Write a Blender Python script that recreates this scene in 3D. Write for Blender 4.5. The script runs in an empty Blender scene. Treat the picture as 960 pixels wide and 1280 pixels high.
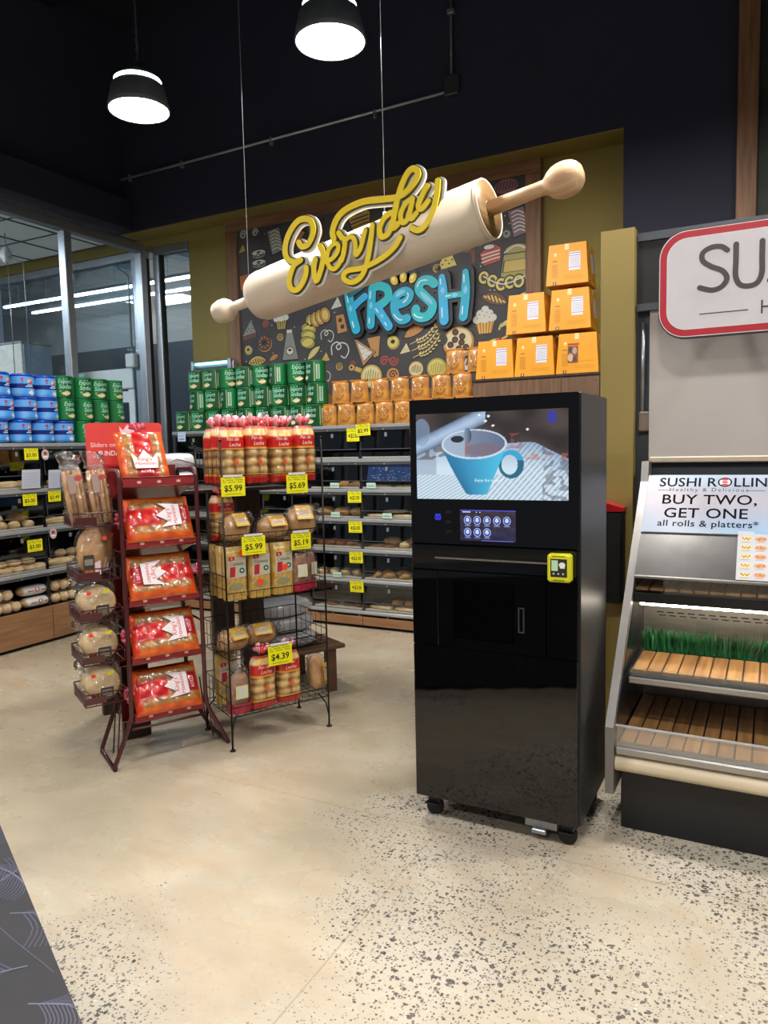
import bpy, math, random
from math import pi, sin, cos, sqrt, atan2, radians
from mathutils import Vector, Matrix, noise
random.seed(11)
COL = bpy.context.scene.collection

# ---------------------------------------------------------------- colours and materials
def lin(c):
    return c / 12.92 if c <= 0.04045 else ((c + 0.055) / 1.055) ** 2.4
def H(s):
    s = s.lstrip('#')
    return tuple(lin(int(s[i:i + 2], 16) / 255) for i in (0, 2, 4))
def mixc(a, b, t):
    t = max(0, min(1, t))
    return tuple(a[i] * (1 - t) + b[i] * t for i in range(3))

def M(name, col='#808080', rough=.5, metal=0., var=.12, scale=6., bump=0., coat=0., emit=0., ecol=None, stretch=None, col2=None, detail=4., attr=False, spec=.5):
    m = bpy.data.materials.new(name); m.use_nodes = True
    nt = m.node_tree; N = nt.nodes; L = nt.links
    b = N['Principled BSDF']
    b.inputs['Roughness'].default_value = rough
    b.inputs['Metallic'].default_value = metal
    b.inputs['Specular IOR Level'].default_value = spec
    b.inputs['Coat Weight'].default_value = coat
    b.inputs['Coat Roughness'].default_value = .08
    tc = N.new('ShaderNodeTexCoord'); mp = N.new('ShaderNodeMapping')
    if stretch: mp.inputs['Scale'].default_value = stretch
    nz = N.new('ShaderNodeTexNoise'); nz.inputs['Scale'].default_value = scale; nz.inputs['Detail'].default_value = detail
    L.new(tc.outputs['Object'], mp.inputs['Vector']); L.new(mp.outputs['Vector'], nz.inputs['Vector'])
    if attr:
        a = N.new('ShaderNodeAttribute'); a.attribute_name = 'Col'
        src = a.outputs['Color']
        if emit:
            b.inputs['Base Color'].default_value = (0.01, 0.01, 0.01, 1)
            L.new(src, b.inputs['Emission Color']); b.inputs['Emission Strength'].default_value = emit
        else:
            mx = N.new('ShaderNodeMix'); mx.data_type = 'RGBA'; mx.blend_type = 'MULTIPLY'; mx.inputs[0].default_value = var
            L.new(src, mx.inputs[6]); L.new(nz.outputs['Fac'], mx.inputs[7]); L.new(mx.outputs[2], b.inputs['Base Color'])
    else:
        c = H(col) if isinstance(col, str) else col
        c2 = H(col2) if col2 else tuple(x * (1 - var * 2) for x in c)
        r = N.new('ShaderNodeValToRGB')
        r.color_ramp.elements[0].position = .3; r.color_ramp.elements[1].position = .7
        r.color_ramp.elements[0].color = (*c2, 1)
        r.color_ramp.elements[1].color = (*c, 1)
        L.new(nz.outputs['Fac'], r.inputs['Fac']); L.new(r.outputs['Color'], b.inputs['Base Color'])
        if emit:
            b.inputs['Emission Color'].default_value = (*(H(ecol) if ecol else c), 1)
            b.inputs['Emission Strength'].default_value = emit
    if bump:
        bp = N.new('ShaderNodeBump'); bp.inputs['Strength'].default_value = bump; bp.inputs['Distance'].default_value = .01
        L.new(nz.outputs['Fac'], bp.inputs['Height']); L.new(bp.outputs['Normal'], b.inputs['Normal'])
    return m

def clear(name, tint=(1, 1, 1), refl=.12, rough=.03, noisy=False):
    m = bpy.data.materials.new(name); m.use_nodes = True
    nt = m.node_tree; N = nt.nodes; L = nt.links
    N.remove(N['Principled BSDF'])
    out = N['Material Output']
    t = N.new('ShaderNodeBsdfTransparent'); t.inputs['Color'].default_value = (*tint, 1)
    g = N.new('ShaderNodeBsdfGlossy'); g.inputs['Roughness'].default_value = rough
    mx = N.new('ShaderNodeMixShader')
    fr = N.new('ShaderNodeFresnel'); ge = N.new('ShaderNodeNewGeometry'); mr = N.new('ShaderNodeMapRange'); mr.inputs['To Min'].default_value = 1.45; mr.inputs['To Max'].default_value = 1 / 1.45
    L.new(ge.outputs['Backfacing'], mr.inputs['Value']); L.new(mr.outputs[0], fr.inputs['IOR'])
    ad = N.new('ShaderNodeMath'); ad.operation = 'ADD'; ad.inputs[1].default_value = refl - .04; ad.use_clamp = True
    L.new(fr.outputs[0], ad.inputs[0]); L.new(ad.outputs[0], mx.inputs['Fac'])
    L.new(t.outputs[0], mx.inputs[1]); L.new(g.outputs[0], mx.inputs[2]); L.new(mx.outputs[0], out.inputs['Surface'])
    if noisy:
        nz = N.new('ShaderNodeTexNoise'); nz.inputs['Scale'].default_value = 28; nz.inputs['Detail'].default_value = 2
        tc = N.new('ShaderNodeTexCoord'); L.new(tc.outputs['Object'], nz.inputs['Vector'])
        bp = N.new('ShaderNodeBump'); bp.inputs['Strength'].default_value = 1; bp.inputs['Distance'].default_value = .03
        L.new(nz.outputs['Fac'], bp.inputs['Height']); L.new(bp.outputs['Normal'], g.inputs['Normal'])
    return m

def wood(name, c1, c2, axis=0, rough=.5, sc=3.):
    st = [12, 12, 12]; st[axis] = .9
    return M(name, c1, rough, col2=c2, scale=sc, stretch=st, detail=6, bump=.08)

PRINT = M('printed_card', attr=True, rough=.45, var=.15, scale=9)
MATTP = M('matt_print', attr=True, rough=.85, var=.05, spec=.15)
SHADEM = M('lamp_shade_grey', '#5c6065', .45, var=.05)
FILMP = M('printed_film', attr=True, rough=.3, var=.2, scale=14, coat=.6, bump=.25)
SCREEN = M('lit_screen', attr=True, emit=1.0, rough=.12)
BLACKGLOSS = M('gloss_black', '#050506', .035, var=.1, spec=.6)
BLACKSAT = M('satin_black_metal', '#1e1f22', .38, var=.1, metal=.3)
BLACKMATT = M('matt_black', '#0d0d10', .6, var=.15)
WALLBLACK = M('black_wall_paint', '#27283a', .75, var=.08, scale=1.5)
MUSTARD = M('mustard_wall_paint', '#8b7a3c', .7, var=.05, scale=1.2)
COLUMNP = M('column_mustard_paint', '#968244', .6, var=.05, scale=1.2)
ALU = M('brushed_aluminium', '#a9adb3', .35, metal=.75, var=.08, stretch=(1, 1, 30))
ALUDARK = M('dark_aluminium', '#4c4f55', .4, metal=.5, var=.1)
SILVER = M('silver_bar', '#c4c7cc', .3, metal=.6, var=.06)
STEEL = M('stainless_panel', '#b3b0ab', .28, metal=.8, var=.1, stretch=(1, 1, 20))
CASEBLK = M('case_black', '#141518', .35, var=.15)
CASEGREY = M('case_grey_plastic', '#4a4d52', .4, var=.1)
MAROON = M('maroon_enamel', '#4a1c1e', .3, var=.1, coat=.3)
MAROONT = M('maroon_tray', '#7a2422', .35, var=.12, coat=.2)
WIRE = M('black_wire', '#15130f', .35, var=.1, metal=.4)
GLASS = clear('window_glass', (.88, .95, 1.0), .06, .0)
ACRYL = clear('clear_acrylic', (.93, .94, .94), .07, .02)
FILM = clear('clear_plastic_film', (.95, .95, .95), .13, .12, True)
WHITEP = M('white_paint', '#d9d9d6', .5, var=.05)
CREAM = M('cream_bumper', '#d8c7a8', .4, var=.05)
RUBBER = M('black_rubber', '#101012', .6, var=.1)
OAKX = wood('oak_laminate', '#9c7450', '#80593a', 0)
FRAMEX = wood('brown_frame_wood', '#8f6744', '#6b4a30', 0)
FRAMEZ = wood('brown_frame_wood_upright', '#8f6744', '#6b4a30', 2)
DARKWOOD = wood('dark_stained_wood', '#3d2a20', '#261a14', 2)
CRATEW = wood('weathered_crate_wood', '#75573f', '#553d2d', 2)
SLATW = wood('pale_slat_wood', '#b08450', '#7c5530', 1, .45)
PINW = M('pale_rolling_pin_paint', '#dcccb4', .45, var=.04, scale=3, stretch=(1, 6, 6))
PINH = wood('rolling_pin_handle_wood', '#cfae86', '#b98f66', 0)
CRUST = M('bread_crust', '#d2a46a', .65, col2='#a8733c', scale=14, bump=.5)
CRUSTP = M('pale_bread_crust', '#ecd6ae', .65, col2='#cfa870', scale=14, bump=.4)
CRUSTD = M('dark_bread_crust', '#9a5f30', .5, col2='#5e3416', scale=14, bump=.4)
TRAYW = M('cream_tray_liner', '#c9c2b0', .5, var=.05)
MILKY = clear('hazy_front_glass', (.95, .96, .98), .22, .3)
WHITEPL = M('white_plastic_wrap', '#cfd2d6', .25, var=.12, scale=10, bump=.6, coat=.5)

# ---------------------------------------------------------------- mesh builder
FR = Matrix.Rotation(pi / 2, 4, 'X')          # drawing plane XY -> vertical plane facing -Y
def T(x, y, z): return Matrix.Translation((x, y, z))
def RZ(a): return Matrix.Rotation(a, 4, 'Z')
def RX(a): return Matrix.Rotation(a, 4, 'X')
def RY(a): return Matrix.Rotation(a, 4, 'Y')
_tc = {}
def text_geo(s, size, depth, shear, off, spacing):
    k = (s, size, depth, shear, off, spacing)
    if k in _tc: return _tc[k]
    cu = bpy.data.curves.new('lettering', 'FONT'); cu.body = s; cu.size = size; cu.extrude = depth
    cu.shear = shear; cu.offset = off; cu.resolution_u = 3; cu.space_character = spacing
    cu.align_x = 'LEFT'
    ob = bpy.data.objects.new('lettering', cu); COL.objects.link(ob)
    dg = bpy.context.evaluated_depsgraph_get()
    me = bpy.data.meshes.new_from_object(ob.evaluated_get(dg))
    vs = [tuple(v.co) for v in me.vertices]; fs = [tuple(p.vertices) for p in me.polygons]
    bpy.data.objects.remove(ob); bpy.data.curves.remove(cu); bpy.data.meshes.remove(me)
    _tc[k] = (vs, fs); return _tc[k]

class MB:
    def __init__(s):
        s.v = []; s.f = []; s.m = []; s.c = []; s.sm = []; s.T = Matrix(); s.mi = 0; s.col = (.8, .8, .8)
    def at(s, m): s.T = m; return s
    def add(s, vs, fs, col=None, smooth=False, mi=None):
        o = len(s.v); t = s.T
        s.v += [tuple(t @ Vector(p)) for p in vs]
        if col and isinstance(col, list): s.c += col
        else: s.c += [col or s.col] * len(vs)
        s.f += [tuple(i + o for i in f) for f in fs]
        s.m += [s.mi if mi is None else mi] * len(fs); s.sm += [smooth] * len(fs)
        return s
    def box(s, x0, x1, y0, y1, z0, z1, col=None, b=0, mi=None):
        if b <= 0:
            return s.add([(x0, y0, z0), (x1, y0, z0), (x1, y1, z0), (x0, y1, z0), (x0, y0, z1), (x1, y0, z1), (x1, y1, z1), (x0, y1, z1)],
                         [(3, 2, 1, 0), (4, 5, 6, 7), (0, 1, 5, 4), (1, 2, 6, 5), (2, 3, 7, 6), (3, 0, 4, 7)], col, False, mi)
        b = min(b, (x1 - x0) * .49, (y1 - y0) * .49, (z1 - z0) * .49)
        X = (x0, x1); Y = (y0, y1); Z = (z0, z1); vs = []; idx = {}
        for i in (0, 1):
            for j in (0, 1):
                for k in (0, 1):
                    sx, sy, sz = (1, -1)[i], (1, -1)[j], (1, -1)[k]
                    for a, p in enumerate([(X[i], Y[j] + sy * b, Z[k] + sz * b), (X[i] + sx * b, Y[j], Z[k] + sz * b), (X[i] + sx * b, Y[j] + sy * b, Z[k])]):
                        idx[i, j, k, a] = len(vs); vs.append(p)
        fs = []
        for i in (0, 1):
            q = [idx[i, 0, 0, 0], idx[i, 1, 0, 0], idx[i, 1, 1, 0], idx[i, 0, 1, 0]]; fs.append(q if i else q[::-1])
            q = [idx[0, i, 0, 1], idx[1, i, 0, 1], idx[1, i, 1, 1], idx[0, i, 1, 1]]; fs.append(q[::-1] if i else q)
            q = [idx[0, 0, i, 2], idx[1, 0, i, 2], idx[1, 1, i, 2], idx[0, 1, i, 2]]; fs.append(q if i else q[::-1])
        for i in (0, 1):
            for j in (0, 1):
                fs.append([idx[0, i, j, 1], idx[1, i, j, 1], idx[1, i, j, 2], idx[0, i, j, 2]][::(1 if i != j else -1)])
                fs.append([idx[i, 0, j, 0], idx[i, 1, j, 0], idx[i, 1, j, 2], idx[i, 0, j, 2]][::(-1 if i != j else 1)])
                fs.append([idx[i, j, 0, 0], idx[i, j, 1, 0], idx[i, j, 1, 1], idx[i, j, 0, 1]][::(1 if i != j else -1)])
                for k in (0, 1):
                    q = [idx[i, j, k, 0], idx[i, j, k, 1], idx[i, j, k, 2]]
                    fs.append(q if (i + j + k) % 2 else q[::-1])
        return s.add(vs, fs, col, False, mi)
    def prism(s, pts, z0, z1, col=None, smooth=False, mi=None):
        n = len(pts)
        vs = [(x, y, z0) for x, y in pts] + [(x, y, z1) for x, y in pts]
        fs = [tuple(range(n, 2 * n)), tuple(range(n - 1, -1, -1))] + [(i, (i + 1) % n, n + (i + 1) % n, n + i) for i in range(n)]
        return s.add(vs, fs, col, smooth, mi)
    def ell(s, cx, cy, rx, ry, z0, z1, col=None, ang=0, n=20, a0=0, a1=2 * pi, mi=None):
        full = abs(a1 - a0) > 6.2; p = []
        for i in range(n + (0 if full else 1)):
            a = a0 + (a1 - a0) * i / n; x = rx * cos(a); y = ry * sin(a)
            p.append((cx + x * cos(ang) - y * sin(ang), cy + x * sin(ang) + y * cos(ang)))
        return s.prism(p, z0, z1, col, mi=mi)
    def tube(s, pts, r, n=8, col=None, closed=False, mi=None, cap=True):
        pts = [Vector(p) for p in pts]; k = len(pts)
        if not isinstance(r, (list, tuple)): r = [r] * k
        vs = []; up = None
        for i in range(k):
            a = pts[(i - 1) % k] if (closed or i) else pts[i]; b = pts[(i + 1) % k] if (closed or i < k - 1) else pts[i]
            d = (b - a).normalized()
            if up is None: up = d.orthogonal().normalized()
            up = (up - d * up.dot(d))
            up = up.normalized() if up.length > 1e-6 else d.orthogonal().normalized()
            w = d.cross(up)
            vs += [tuple(pts[i] + (up * cos(2 * pi * j / n) + w * sin(2 * pi * j / n)) * r[i]) for j in range(n)]
        fs = []
        for i in range(k if closed else k - 1):
            o = i * n; q = ((i + 1) % k) * n
            fs += [(o + j, o + (j + 1) % n, q + (j + 1) % n, q + j) for j in range(n)]
        if not closed and cap:
            fs += [tuple(range(n - 1, -1, -1)), tuple(range((k - 1) * n, k * n))]
        return s.add(vs, fs, col, True, mi)
    def lathe(s, prof, n=24, col=None, mi=None, smooth=True, cols=None):
        vs = []; cc = []
        for a, (r, z) in enumerate(prof):
            for j in range(n):
                vs.append((r * cos(2 * pi * j / n), r * sin(2 * pi * j / n), z)); cc.append(cols(j / n, a) if cols else (col or s.col))
        fs = [(i * n + j, i * n + (j + 1) % n, (i + 1) * n + (j + 1) % n, (i + 1) * n + j) for i in range(len(prof) - 1) for j in range(n)]
        return s.add(vs, fs, cc, smooth, mi)
    def grid(s, nx, ny, fn, smooth=True, mi=None, flip=False):
        vs = []; cc = []
        for j in range(ny + 1):
            for i in range(nx + 1):
                p, c = fn(i / nx, j / ny); vs.append(p); cc.append(c or s.col)
        w = nx + 1
        fs = [(j * w + i, j * w + i + 1, (j + 1) * w + i + 1, (j + 1) * w + i) for j in range(ny) for i in range(nx)]
        if flip: fs = [f[::-1] for f in fs]
        return s.add(vs, fs, cc, smooth, mi)
    def blob(s, c, r, nx=14, ny=8, col=None, nz=0., sq=1., seed=0, mi=None, fl=0.):
        vs = []; 
        for j in range(ny + 1):
            ph = -pi / 2 + pi * j / ny
            for i in range(nx):
                th = 2 * pi * i / nx
                f = lambda t: math.copysign(abs(t) ** sq, t)
                x, y, z = f(cos(ph)) * f(cos(th)), f(cos(ph)) * f(sin(th)), f(sin(ph))
                k = 1 + nz * noise.noise(Vector((x * 1.7 + seed, y * 1.7, z * 1.7 + seed * .37)))
                zz = z * r[2] * k
                if fl: zz = max(zz, -r[2] * fl)
                vs.append((c[0] + x * r[0] * k, c[1] + y * r[1] * k, c[2] + zz))
        fs = [(j * nx + i, j * nx + (i + 1) % nx, (j + 1) * nx + (i + 1) % nx, (j + 1) * nx + i) for j in range(ny) for i in range(nx)]
        return s.add(vs, fs, col, True, mi)
    def rib(s, pts, w, z0, z1, col=None, mi=None, n=5, closed=False, taper=False):
        P = smoothp(pts, n, closed) if n > 1 else [Vector(p) for p in pts]
        k = len(P); l = []; r_ = []
        for i in range(k):
            a = P[(i - 1) % k] if (closed or i) else P[i]; b = P[(i + 1) % k] if (closed or i < k - 1) else P[i]
            d = b - a; d = d.normalized() if d.length > 1e-9 else Vector((1, 0))
            nn = Vector((-d.y, d.x)); ww = w(i / max(1, k - 1)) if callable(w) else w
            if taper: ww *= max(.25, sin(pi * min(1, max(0, i / (k - 1)))) ** .5)
            l.append(P[i] + nn * ww); r_.append(P[i] - nn * ww)
        rise = .0005 if z1 - z0 > .0008 else 0
        vs = [(p.x, p.y, z1 + rise * i / k) for i, p in enumerate(l)] + [(p.x, p.y, z1 + rise * i / k) for i, p in enumerate(r_)]
        fs = [(k + i, k + (i + 1) % k, (i + 1) % k, i) for i in range(k if closed else k - 1)]
        if z1 - z0 > .002:
            vs += [(p.x, p.y, z0) for p in l] + [(p.x, p.y, z0) for p in r_]
            for i in range(k if closed else k - 1):
                j = (i + 1) % k
                fs += [(i, j, 2 * k + j, 2 * k + i), (k + j, k + i, 3 * k + i, 3 * k + j), (2 * k + i, 2 * k + j, 3 * k + j, 3 * k + i)]
        s.add(vs, fs, col, False, mi)
        if not closed and not taper:
            for q, t in ((P[0], 0), (P[-1], 1)):
                ww = w(t) if callable(w) else w
                s.ell(q.x, q.y, ww, ww, z0, z1 - .00015 + rise * t, col, n=14, mi=mi)
        return s
    def text(s, txt, size, x, y, z, col=(0, 0, 0), align='C', depth=0.0, shear=0., bold=0., sx=1., warp=None, mi=None, spacing=1., valign='C'):
        vs, fs = text_geo(txt, 1., 0., shear, bold, spacing)
        if not vs: return s
        xs = [v[0] for v in vs]; ys = [v[1] for v in vs]
        w = max(xs) - min(xs); h0 = min(ys); hh = max(ys) - min(ys)
        ox = {'C': min(xs) + w / 2, 'L': min(xs), 'R': max(xs)}[align]
        oy = h0 + hh / 2 if valign == 'C' else 0
        out = [((v[0] - ox) * size * sx + x, (v[1] - oy) * size + y, z) for v in vs]
        if depth:
            n = len(out); o2 = [(a, b, c + depth) for a, b, c in out]
            edges = {}
            for f in fs:
                for i in range(len(f)):
                    e = (f[i], f[(i + 1) % len(f)]); k = (min(e), max(e)); edges.setdefault(k, []).append(e)
            side = [(e[0][0], e[0][1], e[0][1] + n, e[0][0] + n) for e in edges.values() if len(e) == 1]
            fs = [tuple(i + n for i in f) for f in fs] + side
            out = out + o2
        if warp: out = [warp(p) for p in out]
        return s.add(out, fs, col, False, mi)
    def mesh(s, name, mats):
        me = bpy.data.meshes.new(name); me.from_pydata(s.v, [], s.f)
        if not isinstance(mats, (list, tuple)): mats = [mats]
        for m in mats: me.materials.append(m)
        me.polygons.foreach_set('material_index', s.m)
        me.polygons.foreach_set('use_smooth', s.sm)
        ca = me.color_attributes.new('Col', 'FLOAT_COLOR', 'POINT')
        flat = []
        for c in s.c: flat += [c[0], c[1], c[2], 1.]
        ca.data.foreach_set('color', flat)
        me.update(); return me
    def build(s, name, mats, parent=None, loc=None, rz=0):
        o = bpy.data.objects.new(name, s.mesh(name, mats)); COL.objects.link(o)
        if parent: o.parent = parent
        if loc is not None: o.location = loc; o.rotation_euler = (0, 0, rz)
        return o

def smoothp(pts, n=5, closed=False):
    P = [Vector(p) for p in pts]; k = len(P); out = []
    for i in range(k if closed else k - 1):
        p0 = P[(i - 1) % k] if (closed or i) else P[0]; p1 = P[i]; p2 = P[(i + 1) % k]
        p3 = P[(i + 2) % k] if (closed or i + 2 < k) else P[-1]
        for j in range(n):
            t = j / n
            out.append(.5 * ((2 * p1) + (p2 - p0) * t + (2 * p0 - 5 * p1 + 4 * p2 - p3) * t * t + (3 * p1 - p0 - 3 * p2 + p3) * t ** 3))
    if not closed: out.append(P[-1].copy())
    return out

def tag(o, label, cat, group=None, kind=None):
    o['label'] = label; o['category'] = cat
    if group: o['group'] = group
    if kind: o['kind'] = kind
    return o
def thing(name, label, cat, loc=(0, 0, 0), rz=0, group=None, rot=None):
    o = bpy.data.objects.new(name, None); COL.objects.link(o); o.empty_display_size = .1
    o.location = loc; o.rotation_euler = rot if rot else (0, 0, rz)
    return tag(o, label, cat, group)
def struct(o):
    o['kind'] = 'structure'; return o
def dup(root, loc, rz=0, label=None, rot=None, group=None, scale=None):
    r = root.copy(); COL.objects.link(r); r.location = loc; r.rotation_euler = rot if rot else (0, 0, rz)
    if label: r['label'] = label
    if group: r['group'] = group
    if scale: r.scale = scale
    for ch in list(root.children):
        c = ch.copy(); COL.objects.link(c); c.parent = r
        for g in list(ch.children):
            d = g.copy(); COL.objects.link(d); d.parent = c
    return r
class Proto:
    """first placement uses the object itself, later ones copy it"""
    def __init__(s, o): s.o = o; s.used = False
    def put(s, loc, rz=0, label=None, rot=None, group=None, scale=None):
        scale = scale or (1, 1, 1)
        if s.used: return dup(s.o, loc, rz, label, rot, group, scale)
        s.used = True; o = s.o; o.location = loc; o.rotation_euler = rot if rot else (0, 0, rz)
        if label: o['label'] = label
        if group: o['group'] = group
        if scale: o.scale = scale
        return o
ORD = ['first', 'second', 'third', 'fourth', 'fifth', 'sixth', 'seventh', 'eighth', 'ninth', 'tenth', 'eleventh', 'twelfth']
def rnd(a, b): return random.uniform(a, b)
# ---------------------------------------------------------------- floor material
def floor_mat():
    m = bpy.data.materials.new('polished_concrete_floor'); m.use_nodes = True
    nt = m.node_tree; N = nt.nodes; L = nt.links; b = N['Principled BSDF']
    tc = N.new('ShaderNodeTexCoord')
    def nz(sc, det=4, rough=.55, st=None):
        n = N.new('ShaderNodeTexNoise'); n.inputs['Scale'].default_value = sc; n.inputs['Detail'].default_value = det; n.inputs['Roughness'].default_value = rough
        mp = N.new('ShaderNodeMapping')
        if st: mp.inputs['Scale'].default_value = st[0]; mp.inputs['Rotation'].default_value = (0, 0, st[1])
        L.new(tc.outputs['Object'], mp.inputs['Vector']); L.new(mp.outputs['Vector'], n.inputs['Vector']); return n.outputs['Fac']
    def ramp(src, stops):
        r = N.new('ShaderNodeValToRGB'); e = r.color_ramp.elements
        while len(e) < len(stops): e.new(.5)
        for i, (p, c) in enumerate(stops):
            e[i].position = p; e[i].color = (*(H(c) if isinstance(c, str) else (c, c, c)), 1)
        L.new(src, r.inputs['Fac']); return r.outputs['Color']
    def mix(a, b2, f, mode='MIX'):
        x = N.new('ShaderNodeMix'); x.data_type = 'RGBA'; x.blend_type = mode
        if isinstance(f, float): x.inputs[0].default_value = f
        else: L.new(f, x.inputs[0])
        for i, q in ((6, a), (7, b2)):
            if isinstance(q, tuple): x.inputs[i].default_value = (*q, 1)
            else: L.new(q, x.inputs[i])
        return x.outputs[2]
    def math_(op, a, b2=None, cl=False):
        x = N.new('ShaderNodeMath'); x.operation = op; x.use_clamp = cl
        for i, q in enumerate((a, b2)):
            if q is None: continue
            if isinstance(q, (float, int)): x.inputs[i].default_value = q
            else: L.new(q, x.inputs[i])
        return x.outputs[0]
    base = ramp(nz(1.1, 6, .62, ((1, 2.2, 1), .5)), [(.28, '#a69680'), (.45, '#b5a791'), (.6, '#c1b59f'), (.75, '#b7a285')])
    veins = ramp(nz(2.6, 8, .7, ((1, 3.5, 1), .9)), [(.42, .0), (.5, .55), (.56, 0.)])
    c = mix(base, H('#c29c6c'), math_('MULTIPLY', veins, .3))
    c = mix(c, H('#8f866f'), math_('MULTIPLY', ramp(nz(.8, 5), [(.42, 0.), (.7, 1.)]), .6))
    sx = N.new('ShaderNodeSeparateXYZ'); L.new(tc.outputs['Object'], sx.inputs[0])
    dens = math_('ADD', math_('MULTIPLY', sx.outputs[0], .42), math_('ADD', math_('MULTIPLY', nz(1.25, 4), 5.0), -1.65))
    dens = math_('MULTIPLY', dens, .95, True)
    c = mix(c, H('#c3bdb0'), math_('MULTIPLY', dens, .6))
    dens2 = math_('MULTIPLY', math_('ADD', dens, .22), 1., True)
    def chips(scale, lo, col, c, k, seed):
        v = N.new('ShaderNodeTexVoronoi'); v.inputs['Scale'].default_value = scale
        mp = N.new('ShaderNodeMapping'); mp.inputs['Location'].default_value = (seed, seed * 2, 0); mp.inputs['Scale'].default_value = (1, 1, .001)
        nzz = N.new('ShaderNodeTexNoise'); nzz.inputs['Scale'].default_value = scale * 1.6
        L.new(tc.outputs['Object'], nzz.inputs['Vector'])
        ad = N.new('ShaderNodeVectorMath'); ad.operation = 'MULTIPLY_ADD'; ad.inputs[1].default_value = (.9 / scale,) * 3
        L.new(nzz.outputs['Color'], ad.inputs[0]); L.new(tc.outputs['Object'], ad.inputs[2])
        L.new(ad.outputs[0], mp.inputs['Vector']); L.new(mp.outputs['Vector'], v.inputs['Vector'])
        s = N.new('ShaderNodeSeparateColor'); L.new(v.outputs['Color'], s.inputs[0])
        rad = math_('MULTIPLY', math_('SUBTRACT', s.outputs[0], lo), k)
        rad = math_('MULTIPLY', rad, dens2 if scale > 55 else dens)
        hit = math_('LESS_THAN', v.outputs['Distance'], rad)
        return mix(c, H(col), math_('MULTIPLY', hit, .8))
    c = chips(42, .42, '#2b2a2e', c, .85, 0.)
    c = chips(74, .35, '#35323a', c, .85, 3.3)
    c = chips(120, .4, '#4b453f', c, .9, 7.7)
    c = chips(60, .7, '#dcd6c8', c, .8, 12.1)
    # sawn joints in the slab
    bx = N.new('ShaderNodeTexBrick'); bx.inputs['Scale'].default_value = 1.; bx.inputs['Brick Width'].default_value = 3.6; bx.inputs['Row Height'].default_value = 3.6
    bx.inputs['Mortar Size'].default_value = .004; bx.inputs['Mortar Smooth'].default_value = .5; bx.offset = 0
    bx.inputs['Color1'].default_value = bx.inputs['Color2'].default_value = (0, 0, 0, 1); bx.inputs['Mortar'].default_value = (1, 1, 1, 1)
    mp = N.new('ShaderNodeMapping'); mp.inputs['Location'].default_value = (1.2, .9, 0); L.new(tc.outputs['Object'], mp.inputs['Vector']); L.new(mp.outputs['Vector'], bx.inputs['Vector'])
    c = mix(c, H('#8d8068'), math_('MULTIPLY', bx.outputs['Color'], .5))
    L.new(c, b.inputs['Base Color'])
    L.new(ramp(nz(3., 3), [(.3, .2), (.7, .34)]), b.inputs['Roughness'])
    b.inputs['Specular IOR Level'].default_value = .45
    return m
FLOORM = floor_mat()

# ---------------------------------------------------------------- room shell
def S(name, mats, *boxes, parent=None, b=0):
    mb = MB()
    for bx in boxes: mb.box(*bx, b=b)
    o = mb.build(name, mats, parent)
    return o if parent else struct(o)
YB, YM, XW = 6.16, 6.45, -6.37          # black bulkhead face, mustard wall face, window wall face
S('floor', FLOORM, (-14, 4, -5, 10.2, -.12, 0))
S('ceiling', M('dark_ceiling_deck', '#1d1f2a', .8, var=.2, scale=.8), (-6.75, 4, -5, 6.7, 6.22, 6.4))
# steel deck ribs under the ceiling
mb = MB()
for i in range(9):
    mb.box(-6.6, 4, -4.4 + i * 1.2, -4.25 + i * 1.2, 6.02, 6.218)
struct(mb.build('ceiling', BLACKMATT))
S('wall_back', MUSTARD, (-5.78, -1.0, YM, YM + .15, 0, 4.02), (-6.5, -5.78, YM, YM + .15, 3.93, 4.02), (-6.5, -1.07, YB + .002, YM + .1, 4.02, 4.03))
S('wall_back', WALLBLACK, (-6.75, 4, YB, YB + .5, 4.03, 6.22), (-1.07, 4, YB, YB + .5, 0, 4.03), (-6.45, -1.07, YM + .15, YB + .5, 4.0, 4.03))
S('wall_left', WALLBLACK, (-6.75, -6.45, -5, YB, 4.05, 6.22), (-6.45, -6.3, -5, YB, 4.05, 4.36))
# window wall on the left with aluminium mullions
def window(name, along, a0, a1, face, z0, z1, muls, depth=.1, w=.085):
    """along='y': wall plane x=face, spans y a0..a1 ; along='x': plane y=face"""
    def bx(u0, u1, d0, d1, za, zb):
        return (face - d1, face - d0, u0, u1, za, zb) if along == 'y' else (u0, u1, face + d0, face + d1, za, zb)
    g = MB(); g.box(*bx(a0, a1, .045, .055, z0, z1)); go = struct(g.build(name, GLASS))
    f = MB()
    f.box(*bx(a0, a1, 0, depth, z1, z1 + .09), b=.006); f.box(*bx(a0, a1, 0, depth, z0 - .09, z0), b=.006)
    for u in muls:
        f.box(*bx(u - w / 2, u + w / 2, 0, depth, z0 + .001, z1 - .001), b=.006)
    fo = f.build('window_frame', ALU, go)
    g2 = MB()
    for u in muls:
        g2.box(*bx(u + w / 2 + .001, u + w / 2 + .014, .02, .08, z0 + .002, z1 - .002))
    g2.build('gasket', RUBBER, go)
    return go
window('window_1', 'y', -4.0, 6.40, XW, .12, 3.86, [-3.0, -1.85, -.7, .45, 1.6, 2.75, 4.2, 5.335, 6.36])
window('window_2', 'x', -6.32, -5.80, YM, .12, 3.84, [-6.28])
window('window_3', 'x', -12.0, -6.47, YM, .12, 3.84, [-11.9, -10.8, -9.7, -6.63, -6.51])
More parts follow.
